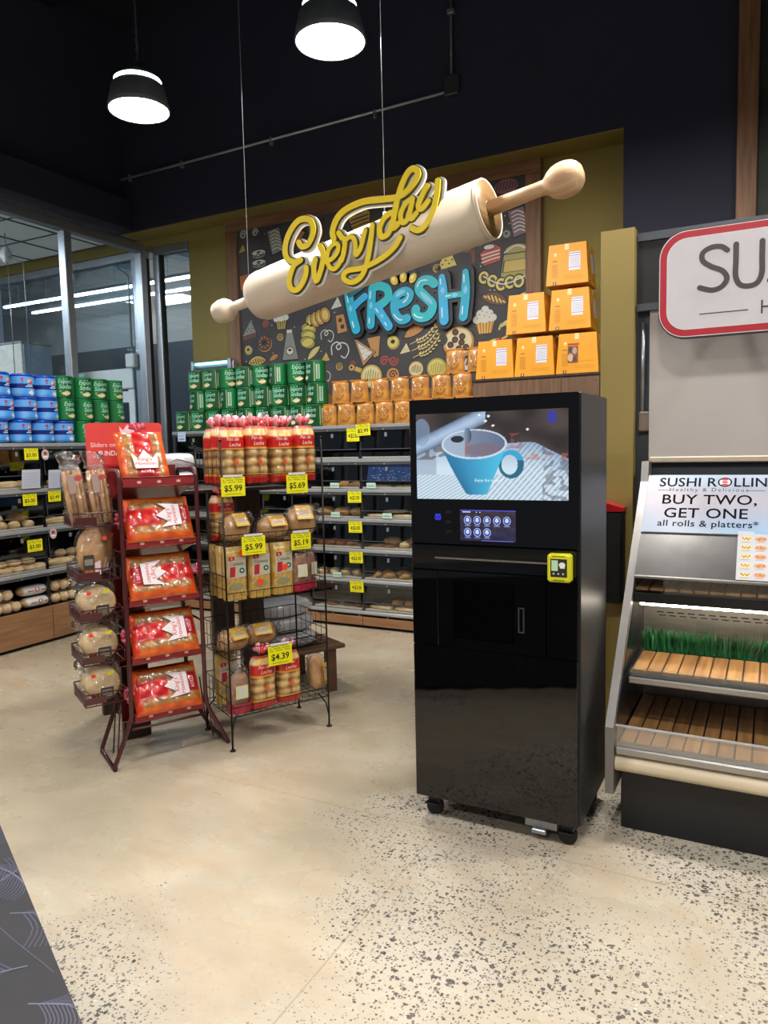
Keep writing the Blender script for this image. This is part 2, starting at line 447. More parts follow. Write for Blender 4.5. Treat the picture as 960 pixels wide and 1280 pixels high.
# vestibule beyond the window wall
ceilm = M('white_ceiling_tile', '#e6e8ea', .8, var=.06, scale=3)
mb = MB()
for i in range(9):
    for j in range(8):
        x0 = -12.0 + i * .61; y0 = 1.55 + j * .61
        mb.box(x0 + .008, x0 + .602, y0 + .008, y0 + .602, 4.06, 4.08)
struct(mb.build('ceiling', ceilm))
mb = MB()
for i in range(10): mb.box(-12.0 + i * .61 - .008, -12.0 + i * .61 + .008, 1.55, 6.44, 4.05, 4.09)
for j in range(9): mb.box(-12, -6.51, 1.55 + j * .61 - .008, 1.55 + j * .61 + .008, 4.052, 4.088)
struct(mb.build('trim_1', ALUDARK))
S('wall_vestibule', MUSTARD, (-12.2, -6.5, YM, YM + .15, 3.935, 4.2))
S('wall_far_left', M('grey_vestibule_wall', '#8f9092', .7, var=.05), (-12.2, -12.02, 1.5, 6.45, 0, 4.2))
# hall beyond the back windows
S('wall_hall_back', M('beige_hall_wall', '#a29e98', .75, var=.05, scale=.8), (-14, -5.6, 10.0, 10.15, 3.53, 5.0))
S('wall_hall_lower', M('dark_hall_wall', '#3b4047', .7, var=.15, scale=.8), (-14, -5.6, 9.96, 10.15, 0, 3.529))
S('wall_hall_right', MUSTARD, (-5.78, -5.6, 6.61, 9.95, 0, 5.0))
S('ceiling', M('blue_grey_hall_ceiling', '#77848f', .8, var=.1), (-14, -5.6, 6.61, 10.15, 5.0, 5.1))
mb = MB()
for i in range(6): mb.box(-13.4 + i * 1.45, -13.15 + i * 1.45, 6.65, 9.95, 4.86, 4.998)
struct(mb.build('trim_2', M('hall_beam_paint', '#8b98a3', .7, var=.05)))
LIGHTW = M('lamp_tube', '#ffffff', .4, emit=26, ecol='#f2fbff')
for k, (x0, yy, lab) in enumerate([(-11.84, 8.5, 'long white linear light hanging beyond the back windows, the nearer upper line'), (-11.9, 9.1, 'long white linear light hanging beyond the back windows, the farther lower line')]):
    t = thing('linear_light', lab, 'light', (x0, yy, 4.17))
    MB().box(0, 6.0, -.03, .03, 0.002, .05, b=.008).build('housing', ALU, t)
    MB().box(0.01, 5.99, -.028, .028, -.03, 0.0, b=.01).build('tube', LIGHTW, t)
    for q in range(4): MB().tube([(.4 + q * 1.7, 0, .05), (.4 + q * 1.7, 0, .83)], .006, 6).build('hanger', ALU, t)
VL = M('added_vestibule_lamp', '#ffffff', .4, emit=62, ecol='#f4fbff')
for k, y in enumerate((2.2, 4.0)):  # unseen fixtures, added to brighten the entrance beyond the glass
    t = thing('added_ceiling_light', 'unseen ceiling light added to brighten the glazed entrance beyond the left window, %s' % ['nearer one', 'farther one'][k], 'light', (-8.6, y, 4.0))
    MB().box(-.6, .6, -.3, .3, 0, .049, b=.01).build('housing', WHITEP, t)
    MB().box(-.57, .57, -.27, .27, -.006, -.001).build('diffuser', VL, t)
# vestibule furniture
t = thing('cabinet', 'tall pale metal cabinet beyond the left window with a yellow sticker', 'cabinet', (-8.4, 5.64, 0))
MB().box(0, .8, 0, .4, .02, 2.88, b=.01).build('body', M('pale_cabinet_metal', '#a9a79f', .5, var=.06), t)
MB().box(-.005, .805, -.005, .405, 2.881, 2.9).build('top_cap', ALU, t)
MB().box(.801, .806, .14, .26, 2.52, 2.64, col=H('#77776f')).box(.801, .807, .11, .28, 2.42, 2.52, col=H('#c3a72c')).build('sticker', PRINT, t)
MB().box(.801, .812, .02, .38, .1, 2.86).build('door', M('blue_grey_metal', '#8799ad', .4, var=.05), t)
t = thing('conduit', 'thin conduit with a small white box on the far window frame', 'conduit', (-6.69, YM, 2.6))
MB().box(-.07, .07, -.08, -.002, 0, .16, b=.012).build('junction_box', WHITEP, t)
MB().tube([(0, -.03, .16), (0, -.03, 1.0), (.0, -.03, 1.05), (-.1, -.1, 1.15)], .012).build('pipe', ALU, t)
door = struct(MB().box(-7.6, -6.72, YM + .0, YM + .035, 0.02, 2.2).build('door_1', GLASS))
MB().box(-7.62, -6.70, YM - .03, YM - .002, 2.36, 2.60, b=.01).build('door_header', WHITEP, door)
MB().box(-7.62, -7.55, YM - .02, YM - .003, 0, 2.35).box(-6.79, -6.70, YM - .02, YM - .003, 0, 2.35).box(-7.549, -6.791, YM - .02, YM - .003, 2.2, 2.33).build('door_frame', WHITEP, door)
t = thing('hanging_sign_bracket', 'white bracket hanging on two thin wires beyond the left window', 'bracket', (-7.75, 5.45, 3.70))
MB().tube([(-.7, -.1, .05), (.25, .0, .1)], .018).blob((.25, 0, .1), (.07, .05, .08), nz=.5).build('arm', WHITEP, t)
MB().tube([(.25, 0, .17), (.25, 0, .33)], .005, 5).build('wire', ALU, t)
MB().tube([(-.3, -.05, .08), (-.3, -.05, .33)], .005, 5).build('wire', ALU, t)
MB().tube([(.27, 0, .02), (.27, 0, -1.3)], .005, 5).build('pull_cord', ALU, t)
MB().tube([(.25, 0, .1), (.5, .02, -.02), (.5, .02, -1.2)], .005, 5).build('pull_cord', ALU, t)
tag(MB().at(T(XW - .037, 4.475, 3.765) @ RY(pi / 2)).lathe([(0, -.006), (.07, -.006), (.075, 0), (.07, .006), (0, .006)], 20).build('sticker', M('yellow_sticker', '#f2c500', .4, var=.03)), 'small yellow round sticker high on the left window', 'sticker')

# ---------------------------------------------------------------- pendant lamps
LENS = M('lamp_lens', '#ffffff', .4, emit=165, ecol='#fffbf6')
def make_lamp():
    t = thing('pendant_lamp', 'x', 'lamp')
    MB().lathe([(.192, .008), (.193, -.002), (.199, -.006), (.205, 0), (.2, .03), (.172, .15), (.15, .168), (.145, .16), (.165, .15), (.190, .03), (.192, .008)], 36).build('shade', SHADEM, t)
    MB().lathe([(0, -.012), (.1, -.010), (.170, -.004), (.190, .006)], 36).build('lens', LENS, t)
    MB().lathe([(.12, .170), (.152, .172), (.155, .188), (.12, .19), (.12, .17)], 36).build('upper_glow_ring', M('lamp_glow_ring', '#ffffff', .4, emit=9, ecol='#e6fff4'), t)
    MB().lathe([(0, .16), (.118, .16), (.118, .2), (.11, .23), (.05, .24), (.045, .29), (0, .30)], 24).build('driver_housing', ALUDARK, t)
    pts = [(0.006 * (-1) ** i, 0, .3 + i * .03) for i in range(int((6.02 - 3.9 - .3) / .03))]
    MB().tube(pts, .004, 5).build('chain', ALUDARK, t)
    MB().tube([(.01, 0, .28), (.014, 0, 2.1)], .0035, 5).build('cable', RUBBER, t)
    return t
LP = Proto(make_lamp())
LP.put((-3.83, 3.85, 3.9), label='white glowing pendant lamp at the left hanging over the bread racks')
LP.put((-2.27, 3.78, 3.9), label='white glowing pendant lamp cut by the top edge above the yellow lettering')
for x, y in [(-.7, 3.7), (.9, 3.7), (-4.9, .9), (-2.3, .5), (-.1, .7), (1.6, .9), (-3.6, -2.0), (-.6, -2.0)]:
    LP.put((x, y, 3.9), label='glowing pendant lamp outside the top of the picture, over the shop floor', group='lamps outside the picture')

# ---------------------------------------------------------------- conduit, murals
t = thing('conduit', 'thin grey metal conduit running across the black wall to a square box', 'conduit', (-2.485, YB, 4.62))
MB().tube([(-3.94, -.03, -.02), (-.06, -.03, .0)], .014).build('pipe', SILVER, t)
MB().tube([(0, -.03, .13), (0, -.03, 1.6)], .016).build('riser_pipe', ALUDARK, t)
MB().box(-.065, .065, -.055, -.002, -.04, .13, b=.01).box(-.012, .012, -.063, -.055, .02, .07, b=.002).build('junction_box', ALUDARK, t)
for x in (-3.8, -3.05, -1.9, -.75): MB().box(x - .012, x + .012, -.045, -.001, -.06, .012, b=.003).build('clamp', ALU, t)
MB().box(-.03, .03, -.05, -.001, .62, .66, b=.003).build('clamp', ALU, t)

BX0, BX1, BZ0, BZ1 = -5.20, -1.785, 2.0, 4.045
mural = thing('framed_chalkboard_mural', 'large dark chalkboard mural of baked goods in a brown wood frame on mustard wall', 'mural', (0, 0, 0))
FW = .14
fm = MB()
MB().box(BX0, BX1, 6.375, 6.448, BZ1 - FW, BZ1, b=.006).build('frame_rail', FRAMEX, mural)
MB().box(BX0, BX1, 6.375, 6.448, BZ0, BZ0 + FW, b=.006).build('frame_rail', FRAMEX, mural)
MB().box(BX0, BX0 + FW, 6.377, 6.447, BZ0 + FW + .001, BZ1 - FW - .001, b=.006).build('frame_stile', FRAMEZ, mural)
MB().box(BX1 - FW, BX1, 6.377, 6.447, BZ0 + FW + .001, BZ1 - FW - .001, b=.006).build('frame_stile', FRAMEZ, mural)
BOARD = M('chalkboard', '#4f4d4d', .6, var=.14, scale=1.2, col2='#37363a')
MB().box(BX0 + FW + .001, BX1 - FW - .001, 6.40, 6.445, BZ0 + FW + .001, BZ1 - FW - .001).build('board', BOARD, mural)

OUT = H('#1c1a1a')
Cc = dict(w=H('#d9d6cc'), y=H('#d9c763'), ty=H('#c9ad5a'), t=H('#c08c50'), b=H('#6b3b22'), db=H('#4a281a'), r=H('#b5483a'), g=H('#8d8f86'), o=H('#c97b2c'), p=H('#8a6a7a'), cr=H('#e3d5a4'), ol=H('#a39a52'))
art = MB()
def doodle(kind, x, z, s):
    art.T = T(x, 6.3995, z) @ FR @ Matrix.Diagonal((s, s, 1, 1))
    A = art; Z = [0.0]
    def lay(): Z[0] += .0004; return Z[0]
    def E(cx, cy, rx, ry, c, ang=0, o=True, **k):
        if o: q = lay(); A.ell(cx, cy, rx + .07, ry + .07, q - .0003, q, OUT, ang, **k)
        q = lay(); A.ell(cx, cy, rx, ry, q - .0003, q, Cc[c] if isinstance(c, str) else c, ang, **k)
    def P(pts, c, o=True):
        cx = sum(p[0] for p in pts) / len(pts); cy = sum(p[1] for p in pts) / len(pts)
        if o: q = lay(); A.prism([(cx + (a - cx) * 1.1, cy + (b - cy) * 1.1) for a, b in pts], q - .0003, q, OUT)
        q = lay(); A.prism(pts, q - .0003, q, Cc[c])
    def Ln(pts, w, c, n=5, closed=False):
        q = lay(); A.rib(pts, w, q - .0003, q, Cc[c] if isinstance(c, str) else c, n=n, closed=closed)
    def spiral(cx, cy, r, turns, w, c, a0=0., flip=1):
        n = int(turns * 10)
        Ln([(cx + flip * r * (1 - i / n * .85) * cos(a0 + i * .628), cy + r * (1 - i / n * .85) * sin(a0 + i * .628)) for i in range(n)], w, c, 2)
    if kind in ('donutb', 'donuty', 'donuty2', 'ringw'):
        c1, c2 = {'donutb': ('t', 'b'), 'donuty': ('y', 'ty'), 'donuty2': ('ty', 'y'), 'ringw': ('w', 'g')}[kind]
        E(.06, -.1, .95, .9, c1); E(0, 0, .85, .8, c2); E(0, .02, .32, .28, OUT, o=False)
        for i in range(9): a = i * .7; E(.58 * cos(a), .55 * sin(a), .07, .04, 'w', a, False, n=6)
    elif kind in ('spiraly', 'swirly', 'swirlw', 'curl', 'rings', 'rings2'):
        c = {'spiraly': 'y', 'swirly': 'y', 'swirlw': 'w', 'curl': 'r', 'rings': 'w', 'rings2': 'r'}[kind]
        if kind == 'spiraly': E(0, 0, .9, .85, 'ty'); spiral(0, 0, .7, 2, .09, 'db')
        elif kind == 'rings2': spiral(-.5, .05, .5, 1.6, .07, c); spiral(.5, 0, .5, 1.6, .07, c, 2.8, -1)
        elif kind == 'swirly':
            Ln([(-.95, -.9), (-.95, -.2), (-.6, .1), (-.3, -.1), (-.5, -.35), (-.7, -.1), (-.2, .3), (.4, .35), (.8, .6), (.8, 1.0), (.4, 1.15), (.25, .9)], .06, c)
        elif kind == 'swirlw':
            Ln([(-.9, -.3), (-.9, .5), (-.3, .8), (.1, .4), (-.2, .1), (-.4, .4), (.1, .7), (.7, .5), (.9, -.1), (.5, -.7), (.1, -.5)], .055, c)
        else: spiral(-.1, 0, .75, 1.7, .1, c); 
    elif kind == 'stack':
        for i in range(3): E(.05 * i, -1.3 + i * 1.1, 1, .42, 'g'); E(.05 * i, -1.1 + i * 1.1, .95, .33, 'w'); Ln([(-.8, -1.25 + i * 1.1), (-.4, -1.4 + i * 1.1), (0, -1.2 + i * 1.1), (.4, -1.4 + i * 1.1), (.8, -1.2 + i * 1.1)], .06, 'db'); E(.05 * i, -1.02 + i * 1.1, .3, .1, OUT, o=False)
    elif kind in ('choc', 'candy', 'jar2'):
        c = {'choc': 'g', 'candy': 'p', 'jar2': 'o'}[kind]
        P([(-.8, .9), (.5, 1.1), (.9, -.9), (-.3, -1.2)] if kind != 'jar2' else [(-.9, .8), (.8, .7), (.9, -.9), (-.8, -.9)], c)
        for i in range(6): Ln([(-.5 + i * .05, .7 - i * .3), (.0 + i * .05, .85 - i * .3), (.5 + i * .05, .6 - i * .3)], .05, 'w' if kind != 'jar2' else 'r', 3)
    elif kind == 'toast':
        P([(-1, .9), (-.1, 1.1), (-.1, -1), (-.9, -1.1)], 'ty'); P([(.1, 1.0), (.35, .9), (.2, -1), (-.05, -.9)], 'b'); P([(.5, .8), (.8, .9), (.6, -1), (.3, -1)], 'b')
    elif kind in ('croissant', 'eclair', 'bag', 'leaf'):
        c, c2 = {'croissant': ('t', 'o'), 'eclair': ('b', 'y'), 'bag': ('ty', 'b'), 'leaf': ('y', 'w')}[kind]
        sl = {'croissant': .5, 'eclair': -.35, 'bag': .1, 'leaf': .9}[kind]
        q = lay(); A.rib([(-1.1, -sl), (0, .1), (1.1, sl)], lambda t_: .12 + .42 * sin(pi * t_), q - .0003, q, OUT)
        q = lay(); A.rib([(-1.0, -sl * .9), (0, .1), (1.0, sl * .9)], lambda t_: .06 + .38 * sin(pi * t_), q - .0003, q, Cc[c])
        for i in range(6):
            u = -.75 + i * .3; Ln([(u - .05, u * sl + .3 * (1 - abs(u))), (u + .1, u * sl - .2 * (1 - abs(u)))], .06, c2, 2)
    elif kind in ('layers', 'cakered'):
        c = 'ty' if kind == 'layers' else 'r'
        P([(-1, .2), (.2, 1.0), (1, .5), (.9, -.6), (-.6, -.9)], c)
        for i in range(3): Ln([(-.8, .05 - i * .32), (.1, .2 - i * .3), (.85, .3 - i * .3)], .06, 'w' if kind != 'layers' else 'b', 2)
        E(-.1, .7, .5, .2, 'w')
    elif kind in ('tri', 'tri2', 'slice', 'cheesey', 'hat'):
        c = {'tri': 'ty', 'tri2': 'cr', 'slice': 'g', 'cheesey': 'y', 'hat': 'w'}[kind]
        P([(-1, -.8), (.3, 1), (1, -.5)], c)
        if kind == 'slice': P([(-1, -.8), (1, -.5), (1, -1.0), (-.9, -1.3)], 'b')
        for i in range(4): E(-.3 + i * .3, -.3 + (i % 2) * .3, .1, .08, 'b' if kind != 'hat' else 'g', 0, False, n=8)
    elif kind in ('cupcakew', 'cupcake', 'puff'):
        c = {'cupcakew': 'db', 'cupcake': 'o', 'puff': 'g'}[kind]
        P([(-.8, 0), (.8, 0), (.55, -1), (-.5, -1)], c)
        for i in range(5): Ln([(-.55 + i * .28, -.05), (-.4 + i * .2, -.95)], .05, 'w' if kind == 'puff' else 'y', 2)
        for a, b_, r in [(-.6, .1, .38), (.6, .15, .38), (0, .15, .45), (-.3, .5, .4), (.35, .5, .36), (.05, .85, .3)]: E(a, b_, r, r * .8, 'w', 0, False)
        for i in range(7): E(-.6 + i * .2, .2 + (i * 37 % 5) * .13, .05, .05, 'b', 0, False, n=6)
    elif kind == 'milk':
        P([(-.35, 1.2), (.35, 1.2), (.9, -1.3), (-.9, -1.3)], 'g'); P([(-.3, 1.5), (.3, 1.5), (.3, 1.2), (-.3, 1.2)], 'w'); E(0, -.5, .4, .35, 'w'); E(0, -.4, .2, .12, OUT, o=False)
    elif kind in ('loaf', 'slices'):
        for i in range(4 if kind == 'loaf' else 3):
            u = -.8 + i * .5; 
            if kind == 'loaf': E(u, -.2 + i * .15, .5, .65, 't' if i else 'ol', .3); 
            else: E(.1 - i * .1, .8 - i * .75, 1, .62, 'ol', -.3)
            a0, a1 = (u, -.2 + i * .15) if kind == 'loaf' else (.1 - i * .1, .8 - i * .75)
            E(a0, a1, .3 if kind == 'loaf' else .75, .42, 'y', .2, False)
    elif kind == 'cheese': P([(-.7, 1), (.4, 1.1), (.9, -1), (-.5, -1.2)], 't'); E(-.1, .4, .2, .2, 'db'); E(.2, -.4, .22, .2, 'db')
    elif kind == 'sand':
        P([(.0, .7), (1, .8), (.85, -.5), (.5, -.6)], 't'); P([(-1, .8), (.6, -.25), (-.35, -1.1)], 't'); P([(-.8, .5), (.4, -.25), (-.3, -.8)], 'w')
        for i in range(10): E(-.6 + (i * .37) % .8, -.5 + (i * .53) % .7, .035, .035, 'b', 0, False, n=6)
    elif kind in ('paddle', 'pie', 'ball', 'cookie', 'knot', 'breadw', 'cakering'):
        c = {'paddle': 'ty', 'pie': 'ol', 'ball': 'ty', 'cookie': 't', 'knot': 't', 'breadw': 'w', 'cakering': 'p'}[kind]
        if kind == 'paddle': Ln([(-1.7, .75), (-1.2, .6), (-.5, .3)], .17, 'ty'); E(-1.75, .78, .28, .25, 'ty'); E(-1.78, .8, .1, .1, OUT, o=False)
        if kind == 'cookie': E(.15, -.1, .95, .9, 'b')
        E(0, 0, .95, .9 if kind not in ('breadw', 'cakering') else .55, c)
        if kind in ('paddle', 'ball', 'pie'):
            E(0, 0, .8, .75, 'cr' if kind != 'pie' else 'y', 0, False)
            for i in range(6): Ln([(-.6 + i * .22, -.45 + abs(i - 3) * .05), (-.45 + i * .22, .5 - abs(i - 2) * .1)], .045, 'ol' if kind != 'ball' else 'b', 2)
        if kind == 'cookie':
            E(0, .05, .82, .76, 'cr', 0, False)
            for i in range(8): a = i * 2.4; r = .2 + .07 * i; E(r * cos(a), r * sin(a), .13, .12, 'b', 0, True, n=10)
            E(-.95, .25, .3, .3, H('#3c3b3d'), 0, False)
        if kind == 'knot': spiral(0, 0, .6, 1.5, .09, 'db')
        if kind in ('breadw', 'cakering'):
            for i in range(7): Ln([(-.8 + i * .25, -.2), (-.65 + i * .25, .3)], .06, 'b', 2)
    elif kind == 'wheat':
        for k in range(3):
            ox = -.1 + k * .12; oy = .5 - k * .45
            Ln([(-1 + ox, -.4 + oy), (.1 + ox, .05 + oy), (.9 + ox, .8 + oy * .8)], .03, 'ty', 4)
            for i in range(7):
                u = i / 6; px_, py_ = -.5 + ox + 1.3 * u, -.25 + oy + .95 * u * u * .9
                E(px_, py_ + .1, .12, .055, 'cr', .9, False, n=8); E(px_ + .08, py_ - .08, .12, .055, 'y', .1, False, n=8)
    elif kind == 'chain':
        for i in range(5): a, b_ = -1 + i * .45, .45 - i * .22 if i < 3 else .05; E(a, b_, .27, .3, 'y'); E(a, b_, .15, .18, H('#3c3b3d'), 0, False)
        Ln([(-1, .5), (0, 0), (1.2, .3)], .03, 'w', 3)
    elif kind == 'jar':
        E(0, .85, .75, .35, 'ol'); P([(-.85, .6), (.85, .6), (1.1, -.9), (-1.1, -.9)], 'ol'); P([(-.8, .2), (.8, .2), (.9, -.5), (-.9, -.5)], 'ty'); Ln([(-1.1, -1.0), (-.4, -.85), (.3, -1.05), (1.1, -.9)], .07, 'w'); Ln([(-.8, .75), (0, 1.1), (.8, .75)], .05, 'w')
    elif kind == 'mushroom':
        P([(-.25, .1), (.3, .1), (.2, -1.3), (-.1, -1.3)], 'b'); E(0, .3, 1, .7, 'ol', 0, True, a0=0, a1=pi)
EVERYDAY = [[(-2.443,2.787),(-2.424,2.762),(-2.386,2.765),(-2.358,2.797),(-2.34,2.845),(-2.357,2.894),(-2.4,2.914),(-2.451,2.905),(-2.497,2.864),(-2.529,2.812),(-2.542,2.751),(-2.525,2.707),(-2.479,2.682),(-2.434,2.686)],[(-2.434,2.686),(-2.479,2.665),(-2.507,2.616),(-2.518,2.57),(-2.501,2.53),(-2.463,2.524),(-2.423,2.559),(-2.399,2.607),(-2.397,2.638)],[(-2.333,2.676),(-2.345,2.621),(-2.331,2.556),(-2.301,2.605),(-2.28,2.664),(-2.282,2.715),(-2.3,2.748)],[(-2.281,2.654),(-2.229,2.662),(-2.188,2.692),(-2.177,2.728),(-2.198,2.747),(-2.236,2.724),(-2.254,2.671),(-2.239,2.623),(-2.207,2.608),(-2.173,2.634),(-2.163,2.658)],[(-2.173,2.8),(-2.153,2.772),(-2.133,2.754),(-2.141,2.695),(-2.158,2.649)],[(-2.136,2.749),(-2.097,2.769),(-2.071,2.745),(-2.066,2.705),(-2.065,2.665),(-2.037,2.691),(-2.019,2.737),(-2.003,2.789)],[(-1.959,2.809),(-1.965,2.749),(-1.987,2.644),(-2.024,2.555),(-2.084,2.52),(-2.133,2.534),(-2.148,2.561),(-2.117,2.587),(-2.023,2.59),(-1.907,2.624),(-1.827,2.671),(-1.789,2.718)],[(-2.204,2.772),(-2.212,2.816),(-2.18,2.881),(-2.119,2.92),(-2.013,2.942),(-1.899,2.934),(-1.81,2.929),(-1.755,2.944),(-1.703,2.984),(-1.678,3.026),(-1.694,3.055),(-1.726,3.052),(-1.759,3.013),(-1.788,2.952),(-1.807,2.898),(-1.827,2.815),(-1.834,2.773),(-1.803,2.79)],[(-1.84,2.855),(-1.881,2.835),(-1.912,2.785),(-1.902,2.738),(-1.859,2.751),(-1.83,2.811)],[(-1.713,2.906),(-1.751,2.888),(-1.783,2.837),(-1.772,2.792),(-1.739,2.812),(-1.711,2.896),(-1.729,2.838),(-1.721,2.803),(-1.691,2.829)],[(-1.627,2.956),(-1.659,2.906),(-1.678,2.862),(-1.658,2.845),(-1.62,2.88)],[(-1.564,2.97),(-1.573,2.896),(-1.598,2.816),(-1.641,2.757),(-1.681,2.739),(-1.718,2.756)]]
FRESH = [[(-3.677,3.084),(-3.648,2.917),(-3.603,2.747)],[(-3.665,3.083),(-3.6,3.111),(-3.533,3.143)],[(-3.642,2.945),(-3.57,3.001),(-3.497,3.046)],[(-3.414,3.104),(-3.43,2.922),(-3.439,2.775)],[(-3.41,3.117),(-3.337,3.127),(-3.257,3.092),(-3.243,3.014),(-3.309,2.959),(-3.382,2.932)],[(-3.371,2.93),(-3.299,2.825),(-3.246,2.743)],[(-3.158,2.929),(-3.055,2.952),(-3.015,3.009),(-3.061,3.046),(-3.14,3.023),(-3.181,2.952),(-3.167,2.846),(-3.109,2.789),(-3.05,2.797)],[(-2.769,3.082),(-2.821,3.118),(-2.894,3.113),(-2.922,3.046),(-2.854,2.968),(-2.788,2.896),(-2.812,2.817),(-2.888,2.787),(-2.954,2.818),(-2.956,2.869)],[(-2.69,3.126),(-2.682,2.978),(-2.675,2.742)],[(-2.46,3.144),(-2.462,2.953),(-2.487,2.757)],[(-2.638,2.953),(-2.492,2.956)]]
GRAINS = [(-3.176,3.159),(-3.081,3.175),(-2.981,3.155)]
DOODLES = [('rings',-4.971,3.859,0.055),('rings',-4.815,3.859,0.047),('stack',-4.788,3.547,0.078),('choc',-4.575,3.743,0.101),('toast',-4.048,3.759,0.094),('croissant',-4.318,3.721,0.094),('layers',-3.571,3.791,0.101),('tri',-5.0,3.715,0.039),('jar2',-4.964,3.373,0.078),('cupcakew',-4.528,2.94,0.086),('puff',-4.788,3.098,0.078),('slice',-4.945,2.882,0.078),('curl',-4.724,2.91,0.047),('donutb',-4.753,2.723,0.086),('spiraly',-4.546,2.763,0.039),('donuty',-4.966,2.666,0.047),('milk',-4.429,2.664,0.094),('loaf',-4.069,2.903,0.101),('slices',-4.2,2.741,0.078),('bag',-4.856,2.532,0.094),('croissant',-4.636,2.557,0.047),('leaf',-4.139,2.568,0.062),('swirlw',-3.971,2.72,0.07),('swirlw',-3.826,2.567,0.094),('tri',-4.007,2.51,0.047),('cheese',-3.809,2.831,0.07),('hat',-3.858,3.03,0.055),('sand',-3.517,2.558,0.125),('paddle',-3.48,2.293,0.109),('donuty2',-3.236,2.603,0.062),('rings2',-3.284,2.425,0.086),('tri2',-3.11,2.525,0.047),('croissant',-2.998,2.686,0.094),('wheat',-2.893,2.551,0.125),('cookie',-2.564,2.538,0.14),('pie',-2.783,2.322,0.094),('ball',-2.997,2.33,0.07),('knot',-3.244,2.293,0.062),('breadw',-2.48,2.359,0.117),('cupcake',-2.307,2.714,0.101),('swirly',-2.212,2.48,0.14),('eclair',-2.216,2.887,0.101),('chain',-2.133,3.009,0.156),('jar',-2.008,3.178,0.117),('cakered',-2.249,3.279,0.086),('mushroom',-2.414,3.343,0.078),('ringw',-2.1,3.442,0.031),('cakering',-2.097,3.841,0.101),('candy',-1.999,3.528,0.094),('curl',-2.459,3.371,0.062),('cheesey',-2.678,3.288,0.094),('rings',-3.352,4.138,0.055),('croissant',-3.839,3.879,0.078),('donuty',-3.08,3.887,0.055),('leaf',-4.193,3.937,0.047),('leaf',-3.079,2.79,0.047),('curl',-3.684,2.423,0.039),('spiraly',-3.841,2.411,0.039),('swirlw',-4.013,2.327,0.062),('tri',-1.939,2.712,0.031),('leaf',-2.121,2.668,0.031),('leaf',-1.974,2.874,0.047),('spiraly',-2.767,3.228,0.039)]
for k_, x_, z_, s_ in DOODLES:
    if BX0 + FW + s_ * .7 < x_ < BX1 - FW - s_ * .7 and z_ < BZ1 - FW - s_ * .6: doodle(k_, x_, z_, s_ * 1.15)
art.T = T(0, 6.3995, 0) @ FR
for i in range(60):
    a, b_ = rnd(BX0 + .2, BX1 - .2), rnd(2.2, BZ1 - .2)
    art.ell(a, b_, .006, .006, 0, .0003, Cc['w'], n=6)
art.build('artwork', PRINT, mural)
# FRESH cut-out lettering
t = thing('fresh_lettering', 'turquoise cut-out lettering reading FRESH with three yellow grains, on the chalkboard mural', 'sign')
o = MB(); o.T = T(0, 6.34, 0) @ FR
lt = MB(); lt.T = T(0, 6.34, 0) @ FR
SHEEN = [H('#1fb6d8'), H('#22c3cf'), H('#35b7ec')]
hw = [.092, .085, .085, .082, .09, .088, .085, .085, .082, .09, .085][0:11]
for i, st in enumerate(FRESH):
    w = [.047, .030, .034, .043, .040, .044, .041, .043, .045, .042, .026][i]
    wf = (lambda t_, w=w: w * (.7 + .3 * min(1, t_ * 2.5))) if i in (8, 9) else w; j = i * .0006
    o.rib(st, w + .034, -.045, -.012 + j, H('#232a33'))
    lt.rib(st, wf, -.003, .004 + j, H('#1f6f78') if i == 1 else SHEEN[i % 3])  # top arm of the F: shadow of the rolling pin put into its colour
for i, st in enumerate(FRESH):  # highlights painted on the strokes as pale ribs
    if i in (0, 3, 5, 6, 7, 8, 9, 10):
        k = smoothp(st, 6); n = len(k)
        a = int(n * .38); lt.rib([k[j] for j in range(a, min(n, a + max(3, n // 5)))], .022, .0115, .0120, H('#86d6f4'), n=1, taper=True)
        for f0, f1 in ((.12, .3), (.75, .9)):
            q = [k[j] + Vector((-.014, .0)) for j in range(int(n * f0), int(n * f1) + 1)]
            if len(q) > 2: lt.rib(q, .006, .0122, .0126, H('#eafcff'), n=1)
for (a, b_), an in zip(GRAINS, (-.5, 0., .6)):
    o.ell(a, b_, .065, .08, -.045, -.0045, H('#232a33'), an); lt.ell(a, b_, .035, .048, -.004, .012, H('#e8c93a'), -an); lt.ell(a - .005, b_ + .01, .014, .02, .012, .0125, H('#f6eeb0'), -an)
o.build('backing_plate', PRINT, t); lt.build('lettering', PRINT, t)
for a in (-3.7, -3.2, -2.75): MB().box(a - .015, a + .015, 6.383, 6.3995, 2.95, 3.0).build('standoff', ALU, t)

# ---------------------------------------------------------------- hanging rolling pin sign
pa = Vector((-3.257, 3.95, 2.528)); pb = Vector((-.935, 3.75, 2.89)); ax = (pb - pa).normalized(); Lp = (pb - pa).length
q = ax.to_track_quat('X', 'Z').to_matrix().to_4x4()
t = thing('rolling_pin_sign', 'giant hanging cream rolling pin with wooden handles and yellow script reading Everyday', 'sign', tuple(pa), rot=q.to_euler())
R90 = RY(pi / 2)
bL0, bL1 = .30, Lp - .40
MB().at(R90).lathe([(0, bL0), (.10, bL0), (.135, bL0 + .01), (.152, bL0 + .05), (.157, bL0 + .2), (.158, (bL0 + bL1) / 2), (.157, bL1 - .035), (.15, bL1 - .031), (.15, bL1 - .027), (.157, bL1 - .023), (.157, bL1 - .004), (.154, bL1), (.148, bL1 - .006), (0, bL1 - .006)], 64).build('barrel', PINW, t)
MB().at(R90).lathe([(.046, bL1 - .0055), (.147, bL1 - .0055), (.147, bL1 - .003), (.046, bL1 - .002)], 48).build('end_face', wood('pin_end_wood', '#8a6a3c', '#6d5029', 1), t)
